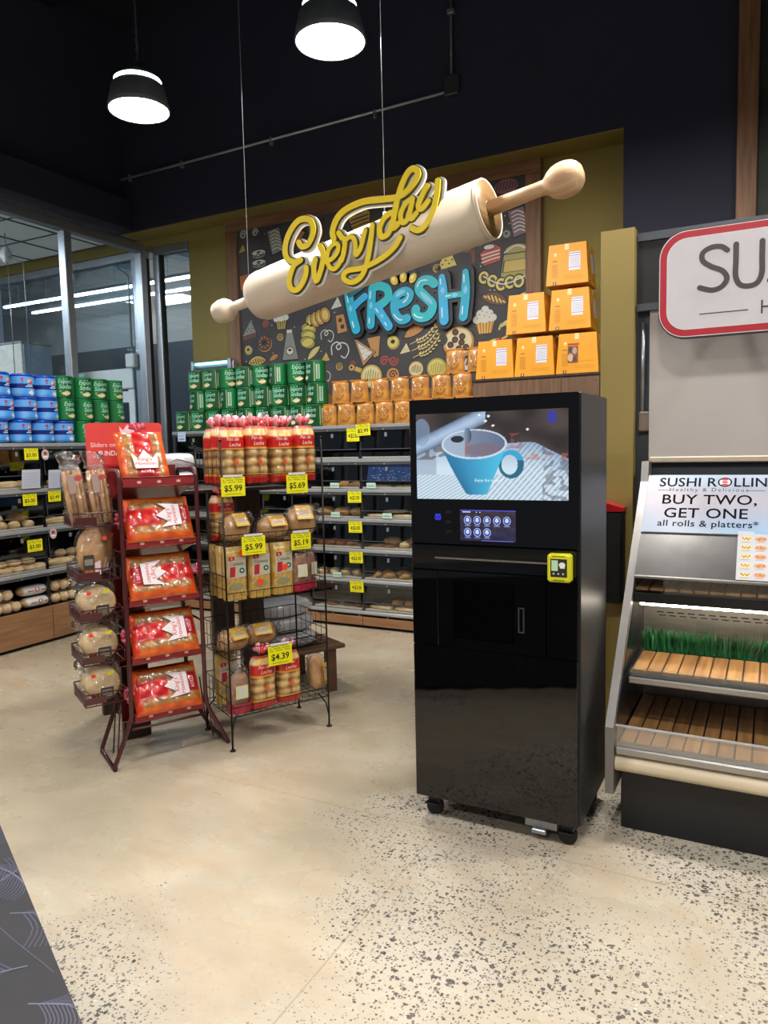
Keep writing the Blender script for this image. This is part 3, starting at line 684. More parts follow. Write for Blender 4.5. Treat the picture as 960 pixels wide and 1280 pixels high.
MB().at(R90).lathe([(0, -.085), (.04, -.08), (.068, -.055), (.078, -.01), (.077, .03), (.06, .062), (.036, .075), (.032, .085), (.036, bL0 - .001), (0, bL0 - .001)], 32).build('handle', PINW, t)
MB().at(R90).lathe([(0, Lp + .1), (.02, Lp + .099), (.045, Lp + .092), (.065, Lp + .076), (.078, Lp + .055), (.085, Lp + .03), (.086, Lp + .005), (.084, Lp - .02), (.077, Lp - .045), (.062, Lp - .070), (.046, Lp - .086), (.037, Lp - .1), (.036, Lp - .14), (.041, bL1 + .001), (0, bL1 + .001)][::-1], 48).build('handle', PINH, t)
for d in (.235, 1.30):
    px_ = pa + ax * d; off = .04 if d < 1 else .156
    w = MB(); w.T = q.inverted() @ T(*(-pa)); w.T = (T(*pa) @ q).inverted()
    w.tube([(px_.x, px_.y, px_.z + off + .03), (px_.x, px_.y, 6.02)], .0022, 5)
    w.build('hanging_wire', ALU, t)
    w = MB(); w.T = (T(*pa) @ q).inverted(); w.box(px_.x - .012, px_.x + .012, px_.y - .004, px_.y + .004, px_.z + off - .008, px_.z + off + .05, b=.003).build('eye_bracket', WHITEP, t)
YP = 3.655
PINV = (T(*pa) @ q).inverted()
e1 = MB(); e1.T = PINV @ T(0, YP, 0) @ FR; e2 = MB(); e2.T = e1.T; e3 = MB(); e3.T = e1.T
for i, st in enumerate(EVERYDAY):
    w = [.0165, .0165, .0165, .013, .0145, .013, .0145, .0165, .0155, .0135, .0145, .0155][i]; j = i * .0006
    e1.rib([(a + .007, b_ - .003) for a, b_ in st], w + .0125, -.032, -.018 + j, H('#e9e7df'))
    e2.rib(st, w + .0060, -.010, -.007 + j, H('#4a421f'))
    e3.rib(st, w, -.001, .004 + j, H('#ffe012'))
e1.build('white_backing', PRINT, t); e2.build('dark_outline', PRINT, t)
e3.build('lettering', PRINT, t)
for x, z in ((-2.5, 2.64), (-2.05, 2.78), (-1.75, 2.84)): MB().at(PINV).tube([(x, YP + .028, z), (x, YP + .09, z)], .008).build('standoff', ALU, t)
# ---------------------------------------------------------------- coffee machine
CW, CD, CH = .70, .50, 1.69
cm = thing('coffee_vending_machine', 'tall glossy black self-service coffee machine with a lit screen, on casters', 'coffee machine', (-1.33, 2.76, 0))
MB().box(0, CW, .02, CD + .01, .10, 1.79, b=.006).build('cabinet', BLACKSAT, cm)
fp = MB()
fp.box(.002, CW - .006, 0, .018, 1.198, 1.788, b=.003)
fp.box(.002, CW - .006, 0, .018, 1.090, 1.196, b=.003)
fp.box(.002, .118, 0, .018, .771, 1.088, b=.002)
fp.box(.573, CW - .006, 0, .018, .771, 1.088, b=.002)
fp.box(.002, CW - .006, 0, .018, .104, .769, b=.003)
fp.build('front_panel', BLACKGLOSS, cm)
MB().box(.11, .585, -.012, 0, 1.139, 1.146, b=.003).build('trim_bar', M('bright_steel_bar', '#c9c4ba', .2, metal=.9, var=.02), cm)
# serving door with recessed nozzle behind dark glass
dr = MB()
x0, x1, z0, z1 = .121, .570, .771, 1.088
wx0, wx1, wz0, wz1 = .185, .445, .81, 1.05
dr.box(x0, wx0, 0, .018, z0, z1).box(wx1, x1, 0, .018, z0, z1).box(wx0, wx1, 0, .018, z0, wz0).box(wx0, wx1, 0, .018, wz1, z1)
door_ = dr.build('serving_door', BLACKGLOSS, cm)
MB().box(wx0 + .001, wx1 - .001, .004, .007, wz0 + .001, wz1 - .001).build('door_window', clear('smoked_glass', (.3, .3, .32), .06, .02), door_)
hm = MB(); hm.box(.462, .466, -.006, 0, .86, .96).box(.482, .486, -.006, 0, .86, .96).box(.466, .482, -.006, 0, .956, .96).box(.466, .482, -.006, 0, .86, .864)
hm.build('door_handle', M('dark_steel_handle', '#6a6a6c', .3, metal=.8, var=.05), door_)
nz_ = MB(); nz_.box(wx0, wx1, .0185, .0197, wz0, wz1)
MB().box(.19, .44, .008, .0195, .815, 1.045).build('serving_recess', M('recess_dark', '#2b2b30', .5, var=.1), cm)
noz = MB(); noz.box(.275, .335, .0081, .0185, .97, 1.02, b=.003); noz.tube([(.29, .012, .97), (.29, .012, .945)], .004).tube([(.315, .012, .97), (.318, .012, .92)], .004); noz.box(.25, .37, .0081, .017, .835, .85)
noz.build('dispensing_nozzle', M('nozzle_metal', '#8b8b92', .3, metal=.8, var=.05), cm)
# big screen: a coffee cup picture painted per vertex
def ine(x, y, cx, cy, rx, ry): return ((x - cx) / rx) ** 2 + ((y - cy) / ry) ** 2
def scr(u, v):
    X = u * 100; Y = (1 - v) * 56                 # picture units, y down
    n = noise.noise(Vector((u * 6, v * 5, 1.3))); n2 = noise.noise(Vector((u * 22, v * 18, 4.)))
    c = mixc(H('#4b4240'), H('#2c2726'), .5 + n)
    # steel tray plate lower half
    edge = 19 + .02 * X + (10 if X > 80 else 0) * (X - 80) / 20 + 1.5 * n
    if Y > edge:
        c = mixc(H('#93a9c4'), H('#c9dcea'), (Y - edge) / 16)
        if X < 14 and Y < 40: c = mixc(c, H('#7288a0'), .5)
        if Y > 40 or X > 68:
            k = (X * .9 + Y * .75) if X > 48 else (X * .8 + Y * 1.3)
            k = (X + Y * .9) if X > 48 else (Y * 1.6 + X * .9)
            if (k % 3.4) < .9: c = mixc(c, H('#4a5666'), .55)
        if X > 84 and n2 > .05: c = mixc(c, H('#5b5663'), .6)
    if X > 74 and 27 < Y < 31 and n2 > .1: c = mixc(c, H('#b5643c'), .5)
    if 60 < X < 72 and 14 < Y < 24 and n2 > .15: c = mixc(c, H('#9a4a58'), .5)
    if X < 22 and 18 < Y < 30 and n2 > -.1: c = mixc(c, H('#5e463c'), .7)
    # portafilter arm
    d = abs((Y - 20) + (X - 5) * .42) / 1.08
    if d < 5.2 and X < 48: c = mixc(H('#a9bfda'), H('#4d6079'), min(1, (d / 5.2) ** 1.5 + .1 * n2))
    if ine(X, Y, 4, 12, 6, 9) < 1: c = mixc(c, H('#8299b6'), .6)
    # handle
    hr = ine(X, Y, 64.5, 33.5, 8.2, 9)
    if hr < 1 and ine(X, Y, 63.5, 33.8, 5.2, 6.2) > 1 and X > 56: c = H('#3aa0cc') if Y < 31 else H('#27657f')
    # cup body
    t = (Y - 20) / 33
    if 0 <= t <= 1.0:
        l = 18 + 17 * t ** 1.25; r = 62 - 13.5 * t ** 1.1
        if l < X < r and Y < 52 + 2.5 * (1 - ((X - (l + r) / 2) / ((r - l) / 2)) ** 2):
            s_ = (X - l) / (r - l)
            c = mixc(H('#2f7fae'), H('#4fc0e6'), s_ ** 1.3)
            c = mixc(c, H('#1f5f84'), max(0, .35 - s_) + .25 * t)
    e = ine(X, Y, 40, 20.5, 22, 9.6)
    if e < 1: c = H('#c7d3e2')
    if ine(X, Y, 40, 20.3, 20.6, 8.5) < 1:
        c = mixc(H('#8394ad'), H('#5f6c86'), (X - 20) / 40)
        if ine(X, Y, 46, 24, 13, 4) < 1: c = mixc(c, H('#7b6873'), .7)
        if X < 34: c = mixc(c, H('#b7c8dc'), .5)
    if ine(X, Y, 36, 15, 2.6, 5) < 1: c = mixc(H('#8497ad'), H('#3d4b5e'), (X - 33.5) / 5)
    if ine(X, Y, 29, 17, 4.5, 2.2) < 1: c = H('#232a36')
    if abs(X - (35.6 - (Y - 19) * .15)) < .5 and 18 < Y < 27: c = H('#a8674e')
    if ine(X, Y, 90, 5, 3, 4.2) < 1: c = mixc(c, H('#2a35a8'), .65)
    for a, b_ in ((44, 2), (48, 6), (50, 3), (53, 9), (75, 12)):
        if ine(X, Y, a, b_, 1.0, .7) < 1: c = H('#e4ecf4')
    return c
sc = MB(); sc.T = T(.033, -.0012, 1.384) @ FR
sw, sh = .626, .346
sc.grid(280, 156, lambda u, v: ((u * sw, v * sh, 0), scr(u, v)), smooth=False)
sc.text('Enjoy the taste of', .0165, sw * .5, .075, .0004, H('#e8f0f4'), sx=1.)
sc.build('main_screen', SCREEN, cm)
# touch panel
ui = MB(); ui.T = T(.222, -.0012, 1.218) @ FR
uw, uh = .232, .124
ui.grid(40, 22, lambda u, v: ((u * uw, v * uh, 0), mixc(mixc(H('#2b2b4e'), H('#413437'), v), H('#191a36'), .4 + noise.noise(Vector((u * 9, v * 6, 0))))), smooth=False)
ui.prism([(0, uh - .004), (uw, uh - .004), (uw, uh), (0, uh)], 0, .0003, H('#4d50c0'))
ui.prism([(.01, uh - .011), (.045, uh - .011), (.045, uh - .006), (.01, uh - .006)], 0, .0003, H('#b9c0f2'))
for a in (.07, .085): ui.ell(a, uh - .009, .003, .002, 0, .0003, H('#dfe4ff'), n=8)
ui.prism([(.09, .0), (uw - .01, .0), (uw - .01, .003), (.09, .003)], 0, .0003, H('#6c62c8'))
for i in range(8):
    r, k = divmod(i, 5); x = .032 + k * .041; z = .082 - r * .048
    ui.ell(x, z, .0155, .0175, 0, .0004, H('#c9d2ff')); ui.ell(x, z, .0135, .0155, .0004, .0006, H('#34489c')); ui.ell(x, z, .008, .007, .0006, .0008, H('#bcd6ff'))
    ui.prism([(x - .006, z + .006), (x + .006, z + .006), (x + .004, z + .010), (x - .004, z + .010)], .0006, .0008, H('#e4ecff'))
    ui.prism([(x - .012, z - .023), (x + .012, z - .023), (x + .012, z - .020), (x - .012, z - .020)], 0, .0003, H('#8d95cf'))
ui.build('touch_panel', SCREEN, cm)
bl = MB(); bl.T = T(.125, -.0012, 1.31) @ FR
for i in range(3):
    for sg in (1, -1):
        bl.rib([(sg * (-.002 + .0) + i * .008 - .008, -.010 * sg * 0 + .012), (.005 * sg + i * .008 - .008, 0), (i * .008 - .008, -.012)], .0013, 0, .0004, H('#3b48ff'), n=3)
bl.build('status_light', SCREEN, cm)
for i in range(3): MB().box(.16, .185, -.002, 0, 1.325 - i * .04, 1.337 - i * .04, b=.001).build('slot_plate', BLACKSAT, cm)
# casters
def caster(x, y, a):
    c = MB(); c.T = T(x, y, 0)
    c.box(-.035, .035, -.035, .035, .092, .099).box(-.028, .028, -.02, .02, .055, .091, b=.006)
    o_ = c.build('caster', ALUDARK, cm)
    w = MB(); w.T = T(x, y, .037) @ RZ(a) @ RX(pi / 2)
    for s_ in (-1, 1): w.lathe([(0, s_ * .008 - .007), (.034, s_ * .008 - .007), (.037, s_ * .008 - .003), (.037, s_ * .008 + .003), (.034, s_ * .008 + .007), (0, s_ * .008 + .007)], 20)
    w.T = T(x, y, .0); w.box(-.03, .03, -.045, -.022, .055, .064, b=.003)
    w.build('wheel', RUBBER, o_)
for x, y, a in ((.06, .07, .4), (.64, .07, .2), (.06, .44, 1.), (.64, .44, .1)): caster(x, y, a)
MB().box(.5, .56, .03, .09, .03, .05, b=.004).box(.47, .60, .05, .07, .05, .101).build('levelling_foot', ALU, cm)
# card reader (things stuck on the front)
rd = MB(); rd.T = T(-.742 + 0, 2.76, 1.078)
rd.box(0, .09, -.045, -.003, 0, .108, col=H('#d9d51e'), b=.008)
rd.T = T(-.742, 2.7149, 1.078) @ FR
rd.prism([(.014, .022), (.076, .022), (.076, .09), (.014, .09)], 0, .0016, H('#23261f'))
rd.prism([(.018, .045), (.042, .045), (.042, .085), (.018, .085)], .0016, .0026, H('#b6d9ae'))
rd.ell(.058, .068, .012, .01, .0016, .0026, H('#e6e9e2')); rd.prism([(.05, .055), (.068, .055), (.068, .066), (.05, .066)], .0016, .0028, H('#e6e9e2'))
for i in range(3): rd.ell(.026 + i * .018, .034, .0035, .0035, .0016, .0026, H('#c6c9c2'), n=10)
rd.prism([(.02, .098), (.07, .098), (.07, .102), (.02, .102)], 0, .001, H('#8a8714')); rd.prism([(.024, .005), (.066, .005), (.066, .012), (.024, .012)], 0, .001, H('#8a8714'))
tag(rd.build('card_reader', PRINT), 'yellow card reader with small display on the front of the black coffee machine', 'card reader')

# ---------------------------------------------------------------- column and header over the sushi case
struct(MB().box(-.785, -.622, 3.9, 3.98, 0, 2.655).build('column', COLUMNP))
CE = 1.75
struct(MB().box(-.615, CE, 3.955, 3.975, 2.595, 2.635).box(-.615, CE, 3.935, 3.975, 2.25, 2.285).box(-.615, CE, 3.965, 3.985, 2.285, 2.595, col=None, mi=1).build('header_beam', [ALUDARK, BLACKMATT]))
struct(MB().box(-.618, -.56, 3.985, 4.01, 0.0, 2.595).box(-.56, CE, 3.99, 4.01, 0, 2.25).build('wall_right_partition', M('partition_dark', '#3a3f45', .6, var=.1)))
t = thing('conduit', 'thin grey conduit with a worn outlet box beside the mustard column', 'conduit', (-.585, 3.985, 1.70))
MB().box(-.022, .03, -.035, -.002, -.05, .05, b=.006).build('junction_box', M('worn_box', '#7a6a5c', .6, var=.2), t)
MB().tube([(-.004, -.018, .05), (-.002, -.018, .5)], .011).build('pipe', ALU, t)
t = thing('wall_holder', 'black holder with a slanted red lid between the coffee machine and mustard column', 'holder', (-.755, 3.80, .78))
MB().box(0, .1, 0, .098, 0, .47, b=.01).build('body', BLACKMATT, t)
rl = MB(); rl.add([(-.004, -.004, .471), (.104, -.004, .471), (.104, .098, .471), (-.004, .098, .471), (-.004, -.004, .52), (.104, -.004, .49), (.104, .098, .49), (-.004, .098, .52)], [(3, 2, 1, 0), (4, 5, 6, 7), (0, 1, 5, 4), (1, 2, 6, 5), (2, 3, 7, 6), (3, 0, 4, 7)])
rl.build('lid', M('red_plastic', '#b3121c', .4, var=.05), t)

# ---------------------------------------------------------------- sushi sign
t = thing('shop_sign', 'large white sign with a red rounded border above the open chilled case', 'sign', (-.483, 3.70, 2.069))
SW, SHh = 2.1, .485
def rrect(x0, x1, y0, y1, r, n=8):
    p = []
    for cx, cy, a in ((x1 - r, y0 + r, -pi / 2), (x1 - r, y1 - r, 0), (x0 + r, y1 - r, pi / 2), (x0 + r, y0 + r, pi)):
        p += [(cx + r * cos(a + pi / 2 * i / n), cy + r * sin(a + pi / 2 * i / n)) for i in range(n + 1)]
    return p
MB().at(FR).prism(rrect(0, SW, 0, SHh, .12), -.05, -.002, H('#1c1d22')).build('backing', PRINT, t)
MB().at(FR).prism(rrect(.004, SW - .004, .004, SHh - .004, .118), -.002, .0, H('#f0ecec')).prism(rrect(.008, SW - .008, .008, SHh - .008, .114), .0, .001, H('#c81f33')).build('red_border', PRINT, t)
sg = MB().at(FR); sg.prism(rrect(.037, SW - .037, .037, SHh - .037, .087), .001, .002, H('#efe9e8')).prism(rrect(.042, SW - .042, .042, SHh - .042, .083), .002, .0025, H('#e6e1e6'))
sg.build('face', PRINT, t)
lt = MB().at(FR)
xx = .178; GREY = H('#4a4541')
for ch in 'SUSHI ROLLIN':
    if ch == ' ': xx += .07; continue
    w = {'I': .03, 'O': .14, 'R': .105, 'L': .085, 'N': .125}.get(ch, .115)
    cy = .297; hh = .098; z0_, z1_ = .0025, .0045; lw = .0115
    def R_(p, n=6): lt.rib([(xx + a * w, cy + b_ * hh) for a, b_ in p], lw, z0_, z1_, GREY, n=n)
    if ch == 'S': R_([(.97, .74), (.75, .93), (.4, .95), (.1, .75), (.1, .4), (.4, .1), (.8, -.15), (.97, -.5), (.8, -.85), (.45, -.97), (.0, -.8)])
    elif ch == 'U': R_([(.05, .95), (.05, .2), (.05, -.45), (.2, -.85), (.5, -.96), (.8, -.85), (.95, -.45), (.95, .2), (.95, .95)])
    elif ch == 'H': R_([(.05, .95), (.05, -.95)], 1); R_([(.95, .95), (.95, -.95)], 1); R_([(.05, 0), (.95, 0)], 1)
    elif ch == 'I': R_([(.5, .95), (.5, -.95)], 1)
    elif ch == 'R': R_([(.05, -.95), (.05, .95)], 1); R_([(.05, .93), (.6, .93), (.92, .5), (.6, .05), (.05, .03)]); R_([(.5, .03), (.95, -.95)], 1)
    elif ch == 'O': R_([(.5 + .5 * cos(k * .5236), .95 * sin(k * .5236)) for k in range(13)])
    elif ch == 'L': R_([(.05, .95), (.05, -.95)], 1); R_([(.05, -.95), (.95, -.95)], 1)
    elif ch == 'N': R_([(.05, -.95), (.05, .95)], 1); R_([(.05, .95), (.95, -.95)], 1); R_([(.95, -.95), (.95, .95)], 1)
    xx += w + .026
lt.prism([(.178, .0985), (.378, .0985), (.378, .103), (.178, .103)], .0025, .004, GREY)
lt.text('HEALTHY & DELICIOUS', .085, .428, .108, .0025, GREY, 'L', .0015, sx=.85, spacing=1.25)
lt.build('lettering', PRINT, t)
hb = MB(); hb.box(.3, .33, .05, .25, .18, .21).box(1.6, 1.63, .05, .25, .18, .21); hb.build('bracket', ALUDARK, t)

# ---------------------------------------------------------------- open chilled sushi case
sc_ = thing('chilled_display_case', 'open black sushi display case with slatted decks and a silver end panel', 'display case', (-.575, 2.97, 0))
LN = 2.3
MB().at(T(0, 0, 0) @ Matrix(((0, 0, 1, 0), (1, 0, 0, 0), (0, 1, 0, 0), (0, 0, 0, 1)))).prism([(.005, .17), (1.0, .17), (1.0, 1.50), (.90, 1.50), (.87, 1.40), (.0, .45)], 0, .034).build('end_panel', M('silver_end_panel', '#8f8b88', .35, metal=.5, var=.06), sc_)
MB().at(Matrix(((0, 0, 1, 0), (1, 0, 0, 0), (0, 1, 0, 0), (0, 0, 0, 1)))).prism([(.065, .353), (.74, .353), (.74, 1.1), (.585, 1.0), (.065, .48)], .0345, .037).build('inner_panel', M('dark_inner_panel', '#23282c', .2, metal=.3, var=.1), sc_)
MB().box(.05, LN, .08, .98, .0, .245, b=.004).build('base', M('black_case_base', '#141519', .45, var=.1), sc_)
bp = MB(); bp.T = T(.036, .0, 0)
prof = [(.09, .25), (.05, .255), (.02, .27), (.01, .29), (.02, .315), (.05, .33), (.09, .332)]
bp.grid(1, 6, lambda u, v: ((u * (LN - .036), prof[int(round(v * 6))][0], prof[int(round(v * 6))][1]), None)); bp.build('bumper', CREAM, sc_)
MB().box(.036, LN, .02, .09, .334, .366, b=.006).build('front_rail', STEEL, sc_)
MB().box(.036, LN, .028, .034, .368, .45).build('front_glass', MILKY, sc_)
MB().box(.036, LN, .026, .037, .45, .456).build('glass_trim', SILVER, sc_)
def slats(mb, x0, x1, y0, y1, z, pitch=.0617, th=.012):
    k = int((x1 - x0) / pitch)
    for i in range(k):
        mb.box(x0 + i * pitch, x0 + (i + 1) * pitch - .006, y0, y1, z, z + th, b=.0015)
mb = MB(); mb.box(.036, LN, .06, .78, .335, .352, mi=1); slats(mb, .042, LN, .065, .735, .353); mb.build('slatted_deck', [SLATW, BLACKMATT], sc_)
mb = MB(); mb.box(.05, LN, .275, .70, .585, .606, mi=1); slats(mb, .06, LN, .285, .60, .607); mb.build('slatted_shelf', [SLATW, CASEGREY], sc_)
MB().box(.05, LN, .262, .274, .58, .63).build('price_rail', ACRYL, sc_)
MB().box(.05, LN, .245, .2615, .565, .592, b=.004).build('shelf_nose', STEEL, sc_)
bk = MB(); bk.box(.038, LN, .745, .76, .353, .86)
bk.build('back_panel', STEEL, sc_)
vt = MB()
for i in range(46):
    vt.box(.1 + i * .046, .13 + i * .046, .742, .7445, .775, .780); vt.box(.11 + i * .046, .14 + i * .046, .742, .7445, .76, .764); vt.box(.1 + i * .046, .125 + i * .046, .742, .7445, .505, .509)
vt.build('air_slots', BLACKMATT, sc_)
cu = MB()
for i in range(210): cu.box(.28 + i * .0095, .284 + i * .0095, .715, .72, .655, .755)
cu.build('ribbed_divider', ACRYL, sc_)
MB().box(.036, LN, .46, .76, .875, .92, b=.004).build('canopy', CASEBLK, sc_)
MB().box(.06, LN, .475, .495, .862, .8745, b=.004).build('light_tube', M('case_light_tube', '#ffffff', .4, emit=34, ecol='#fff0d8'), sc_)
mb = MB(); slats(mb, .042, LN, .47, .75, .93); mb.box(.036, LN, .462, .468, .921, .985, mi=1); mb.build('upper_slatted_shelf', [SLATW, ACRYL], sc_)
MB().box(.036, LN, .455, .47, .986, 1.0, b=.003).build('canopy_lip', STEEL, sc_)
# slanted upper front: lower steel part
sl = MB(); a_ = atan2(.43, .42)
SL = T(0, .47, 1.0) @ RX(a_)
sl.T = SL; sl.box(.036, LN, 0, .60, -.010, -.004, col=None); sl.build('slanted_front', M('dull_steel_front', '#767472', .25, metal=.7, var=.25, scale=3), sc_)
MB().box(.036, LN, .762, .98, .35, .874).build('rear_duct', BLACKMATT, sc_)
# price banner on the slanted front
bn = thing('banner', 'pale blue banner reading SUSHI ROLLIN, buy two get one, on the slanted case front', 'banner', (-.537, 3.44, 1.0), rot=(a_, 0, 0))
BW = 1.6; y0_, y1_ = .245, .60
def bcol(u, v):
    return mixc(mixc(H('#7ba3c4'), H('#bfb9c6'), max(0, 1 - abs(v - .55) * 2.2)), H('#c9c0c4'), .35 + .4 * noise.noise(Vector((u * 5, v * 2, 0))))
b_ = MB(); b_.grid(60, 16, lambda u, v: ((u * BW, y0_ + v * (y1_ - y0_), .004), bcol(u, v)), smooth=False)
b_.box(0, BW, y0_, y1_, -.0035, .0035, col=H('#c8d4de'))
b_.build('board', PRINT, bn)
lt = MB(); NV = H('#0c1226')
cxb = .275
lt.text('SUSHI R', .078, .055, .553, .0045, NV, 'L', sx=.92, spacing=1.03, bold=.014)
b0 = .335
lt.text('LLIN', .078, .385, .553, .0045, NV, 'L', sx=.9, spacing=1.03, bold=.014)
lt.ell(.345, .553, .031, .029, .0045, .005, NV); lt.ell(.345, .553, .024, .022, .005, .0053, H('#e9dfe0'))
for i in range(3): lt.ell(.345, .538 + i * .015, .014, .006, .0053, .0056, H('#d2434a'))
lt.text('Healthy & Delicious', .032, cxb, .502, .0045, H('#474a55'), 'C', spacing=1.3)
lt.prism([(.05, .5005), (.11, .5005), (.11, .5025), (.05, .5025)], .004, .0047, H('#474a55')); lt.prism([(.44, .5005), (.515, .5005), (.515, .5025), (.44, .5025)], .004, .0047, H('#474a55'))
lt.text('BUY TWO,', .083, .28, .44, .0045, H('#120c18'), 'C', sx=1.0, spacing=1.04, bold=.012)
lt.text('GET ONE', .083, .27, .362, .0045, H('#120c18'), 'C', sx=1.0, spacing=1.04, bold=.012)
lt.text('all rolls & platters*', .052, .28, .295, .0045, NV, 'C', sx=1.0, spacing=1.06, bold=.012)
lt.build('lettering', MATTP, bn)
# menu card
mc = thing('menu_card', 'small white menu card with rows of sushi pictures under the pale blue banner', 'card', (-.125, 3.44, 1.0), rot=(a_, 0, 0))
m_ = MB(); m_.box(0, .24, .0, .262, .0045, .0055, col=H('#b4b6bc'))
for i in range(5):
    for j in range(4):
        X = .035 + j * .057; Y = .028 + i * .048
        m_.ell(X, Y, .024, .013, .0055, .0062, H('#e9c27a') if j % 2 == 0 else H('#d98a4e'))
        for k in range(5): m_.ell(X - .014 + k * .007, Y + .003 * (-1) ** k, .004, .005, .0062, .0068, [H('#7a5a33'), H('#c2553a'), H('#7f9a4a')][(i + j + k) % 3], n=8)
        m_.prism([(X - .02, Y - .019), (X + .015, Y - .019), (X + .015, Y - .0165), (X - .02, Y - .0165)], .0055, .006, H('#8c8c94'))
m_.prism([(.065, .250), (.24, .250), (.24, .262), (.065, .262)], .0055, .006, H('#7da7c9'))
m_.build('card', PRINT, mc)
# roller shade behind
t = thing('roller_shade', 'pale grey-beige shade drawn down behind the slanted case front', 'shade', (-.555, 3.9, 1.49))
MB().box(0, 2.2, .058, .062, .03, .775).build('fabric', M('shade_fabric', '#b9b1ab', .7, var=.04, scale=2), t)
MB().box(0, 2.2, .05, .07, 0, .03, b=.005).build('hem_bar', M('shade_hem', '#c4b29c', .5, var=.04), t)
# grass divider strips
def grass(x0, x1, lab):
    g = MB(); nbl = int((x1 - x0) / .0016)
    for i in range(nbl):
        x = x0 + (x1 - x0) * i / nbl; lean = rnd(-.012, .012); dx = 0
        if x > x1 - .08: dx = (x - x1 + .08) * .5 * (1 if random.random() < .7 else .3)
        h = rnd(.09, .13); y = 3.60 + rnd(0, .06); yy = y + rnd(-.07, -.03); c = mixc(H('#0f7a3c'), H('#6fd894'), random.random() ** 1.3)
        g.add([(x, y, .612), (x + .0035, y, .612), (x + lean + dx + .002, (y + yy) / 2, .62 + h * .6), (x + lean + dx * 1.6, yy - .01, .612 + h * .95)], [(0, 1, 2), (0, 2, 3)], c)
    g.box(x0, x1, 3.60, 3.665, .6075, .614, col=H('#0f4d28'))
    o_ = g.build('grass_divider', PRINT)
    tag(o_, lab, 'divider')
grass(-.52, -.005 - .02, 'green plastic grass strip at the back of the upper slatted deck, the left strip')
grass(-.02, .6, 'green plastic grass strip cut by the right picture edge, on the upper slatted deck')
# second mural cut by the right edge
t = thing('framed_mural', 'dark mural in a brown wood frame cut by the upper right edge', 'mural', (-.27, YB, 3.1))
MB().box(0, .135, -.07, -.002, -.5, 2.4, b=.005).build('frame_stile', FRAMEZ, t)
MB().box(.136, 2.6, -.07, -.002, 2.27, 2.4, b=.005).build('frame_rail', FRAMEX, t)
MB().box(.136, 2.6, -.03, -.003, -.5, 2.269).build('picture', M('dark_green_picture', '#2a3324', .6, col2='#0b0b0d', scale=5, detail=8), t)
# ---------------------------------------------------------------- bakery cases
def bakery_case(name, label, loc, rz, width, depth, shelves, kick, bays, flap_w, open_low=False):
    """local: x along the front, y into the case, front face at y=0. shelves = z of shelf tops from low to high"""
    t = thing(name, label, 'display case', loc, rz)
    MB().box(.02, width - .02, .05, depth - .05, .0, .03).build('plinth', BLACKMATT, t)
    kb = MB()
    n = len(bays) - 1
    for i in range(n): kb.box(bays[i] + .003, bays[i + 1] - .003, .0, .03, .03, kick)
    kb.build('kick_panel', OAKX, t)
    cb = MB()
    top = shelves[-1]
    cb.box(0, width, depth - .03, depth, .03, top).box(0, .03, .031, depth - .031, .03, top - .03).box(width - .03, width, .031, depth - .031, .03, top - .03)
    for b_ in bays[1:-1]: cb.box(b_ - .012, b_ + .012, .03, depth - .031, kick, top - .031)
    cb.box(.031, width - .031, .031, depth - .031, kick - .03, kick)
    cb.build('carcass', CASEBLK, t)
    for i, z in enumerate(shelves):
        m = MB(); m.box(.031, width - .031, .03, depth - .031, z - .028, z)
        m.box(0, width, .0, .029, z - .055, z - .034, mi=1, b=.003)
        m.box(0, width, -.008, .028, z - .033, z - .002, mi=2, b=.006)
        for k in range(int(width / .3)): m.ell(0, 0, 0, 0, 0, 0, n=3) if False else None
        for k in range(int(width / .28)): m.at(T(.15 + k * .28, -.001, z - .045) @ FR).ell(0, 0, .006, .006, -.001, .002, n=8, mi=2)
        m.build('shelf', [CASEBLK, CASEGREY, SILVER], t)
    zs = [kick] + shelves
    for i in range(1 if open_low else 0, len(zs) - 1):
        z0, z1 = zs[i], zs[i + 1]
        if z1 - z0 < .12: continue
        lb = MB()
        lb.box(.012, width - .012, .006, .009, z0, z0 + .055)
        lb.build('front_lip', ACRYL, t)
        for k in range(n):
            segs = max(1, int(round((bays[k + 1] - bays[k]) / flap_w)))
            for q in range(segs):
                a = bays[k] + .015 + (bays[k + 1] - bays[k] - .03) * q / segs; b_ = bays[k] + .015 + (bays[k + 1] - bays[k] - .03) * (q + 1) / segs - .006
                h = (z1 - z0) * .62
                f = MB(); f.T = T(0, .018, z1 - .06) @ RX(-.06)
                f.box(a, b_, 0, .004, -h + .03, 0)
                f.box(a, a + .004, -.002, .006, -h + .03, 0, mi=1).box(a, b_, -.004, .006, -h + .025, -h + .031, mi=1)
                f
                fo = f.build('flap_door', [ACRYL, CASEGREY], t)
                f2 = MB(); f2.T = f.T; f2.box((a + b_) / 2 - .012, (a + b_) / 2 + .012, -.009, -.002, -.05, -.015, b=.002); f2.build('door_knob', ALU, fo)
            tr = MB(); a = bays[k] + .02; b_ = bays[k + 1] - .02
            tr.box(a, b_, .03, .5, z0 + .001, z0 + .006).box(a, b_, .026, .032, z0 + .001, z0 + .016)
            tr.build('tray', TRAYW, t)
    return t
BCX = -5.32; BW_ = .535
bb = [i * BW_ for i in range(9)]
bakery_case('bakery_case', 'long black bakery case with clear flap doors along the mustard back wall', (BCX, 5.58, 0), 0, 4.28, .78, [.161, .442, .713, .982, 1.242, 1.505, 1.80], .125, bb, .535)
LCY = 2.34
bakery_case('bakery_case', 'black bakery case with oak base along the left window, under the blue tins', (-5.42, LCY, 0), pi / 2, 2.94, .86, [.63, .99, 1.32, 1.70], .31, [0, .91, 1.82, 2.73, 2.94], .45, True)
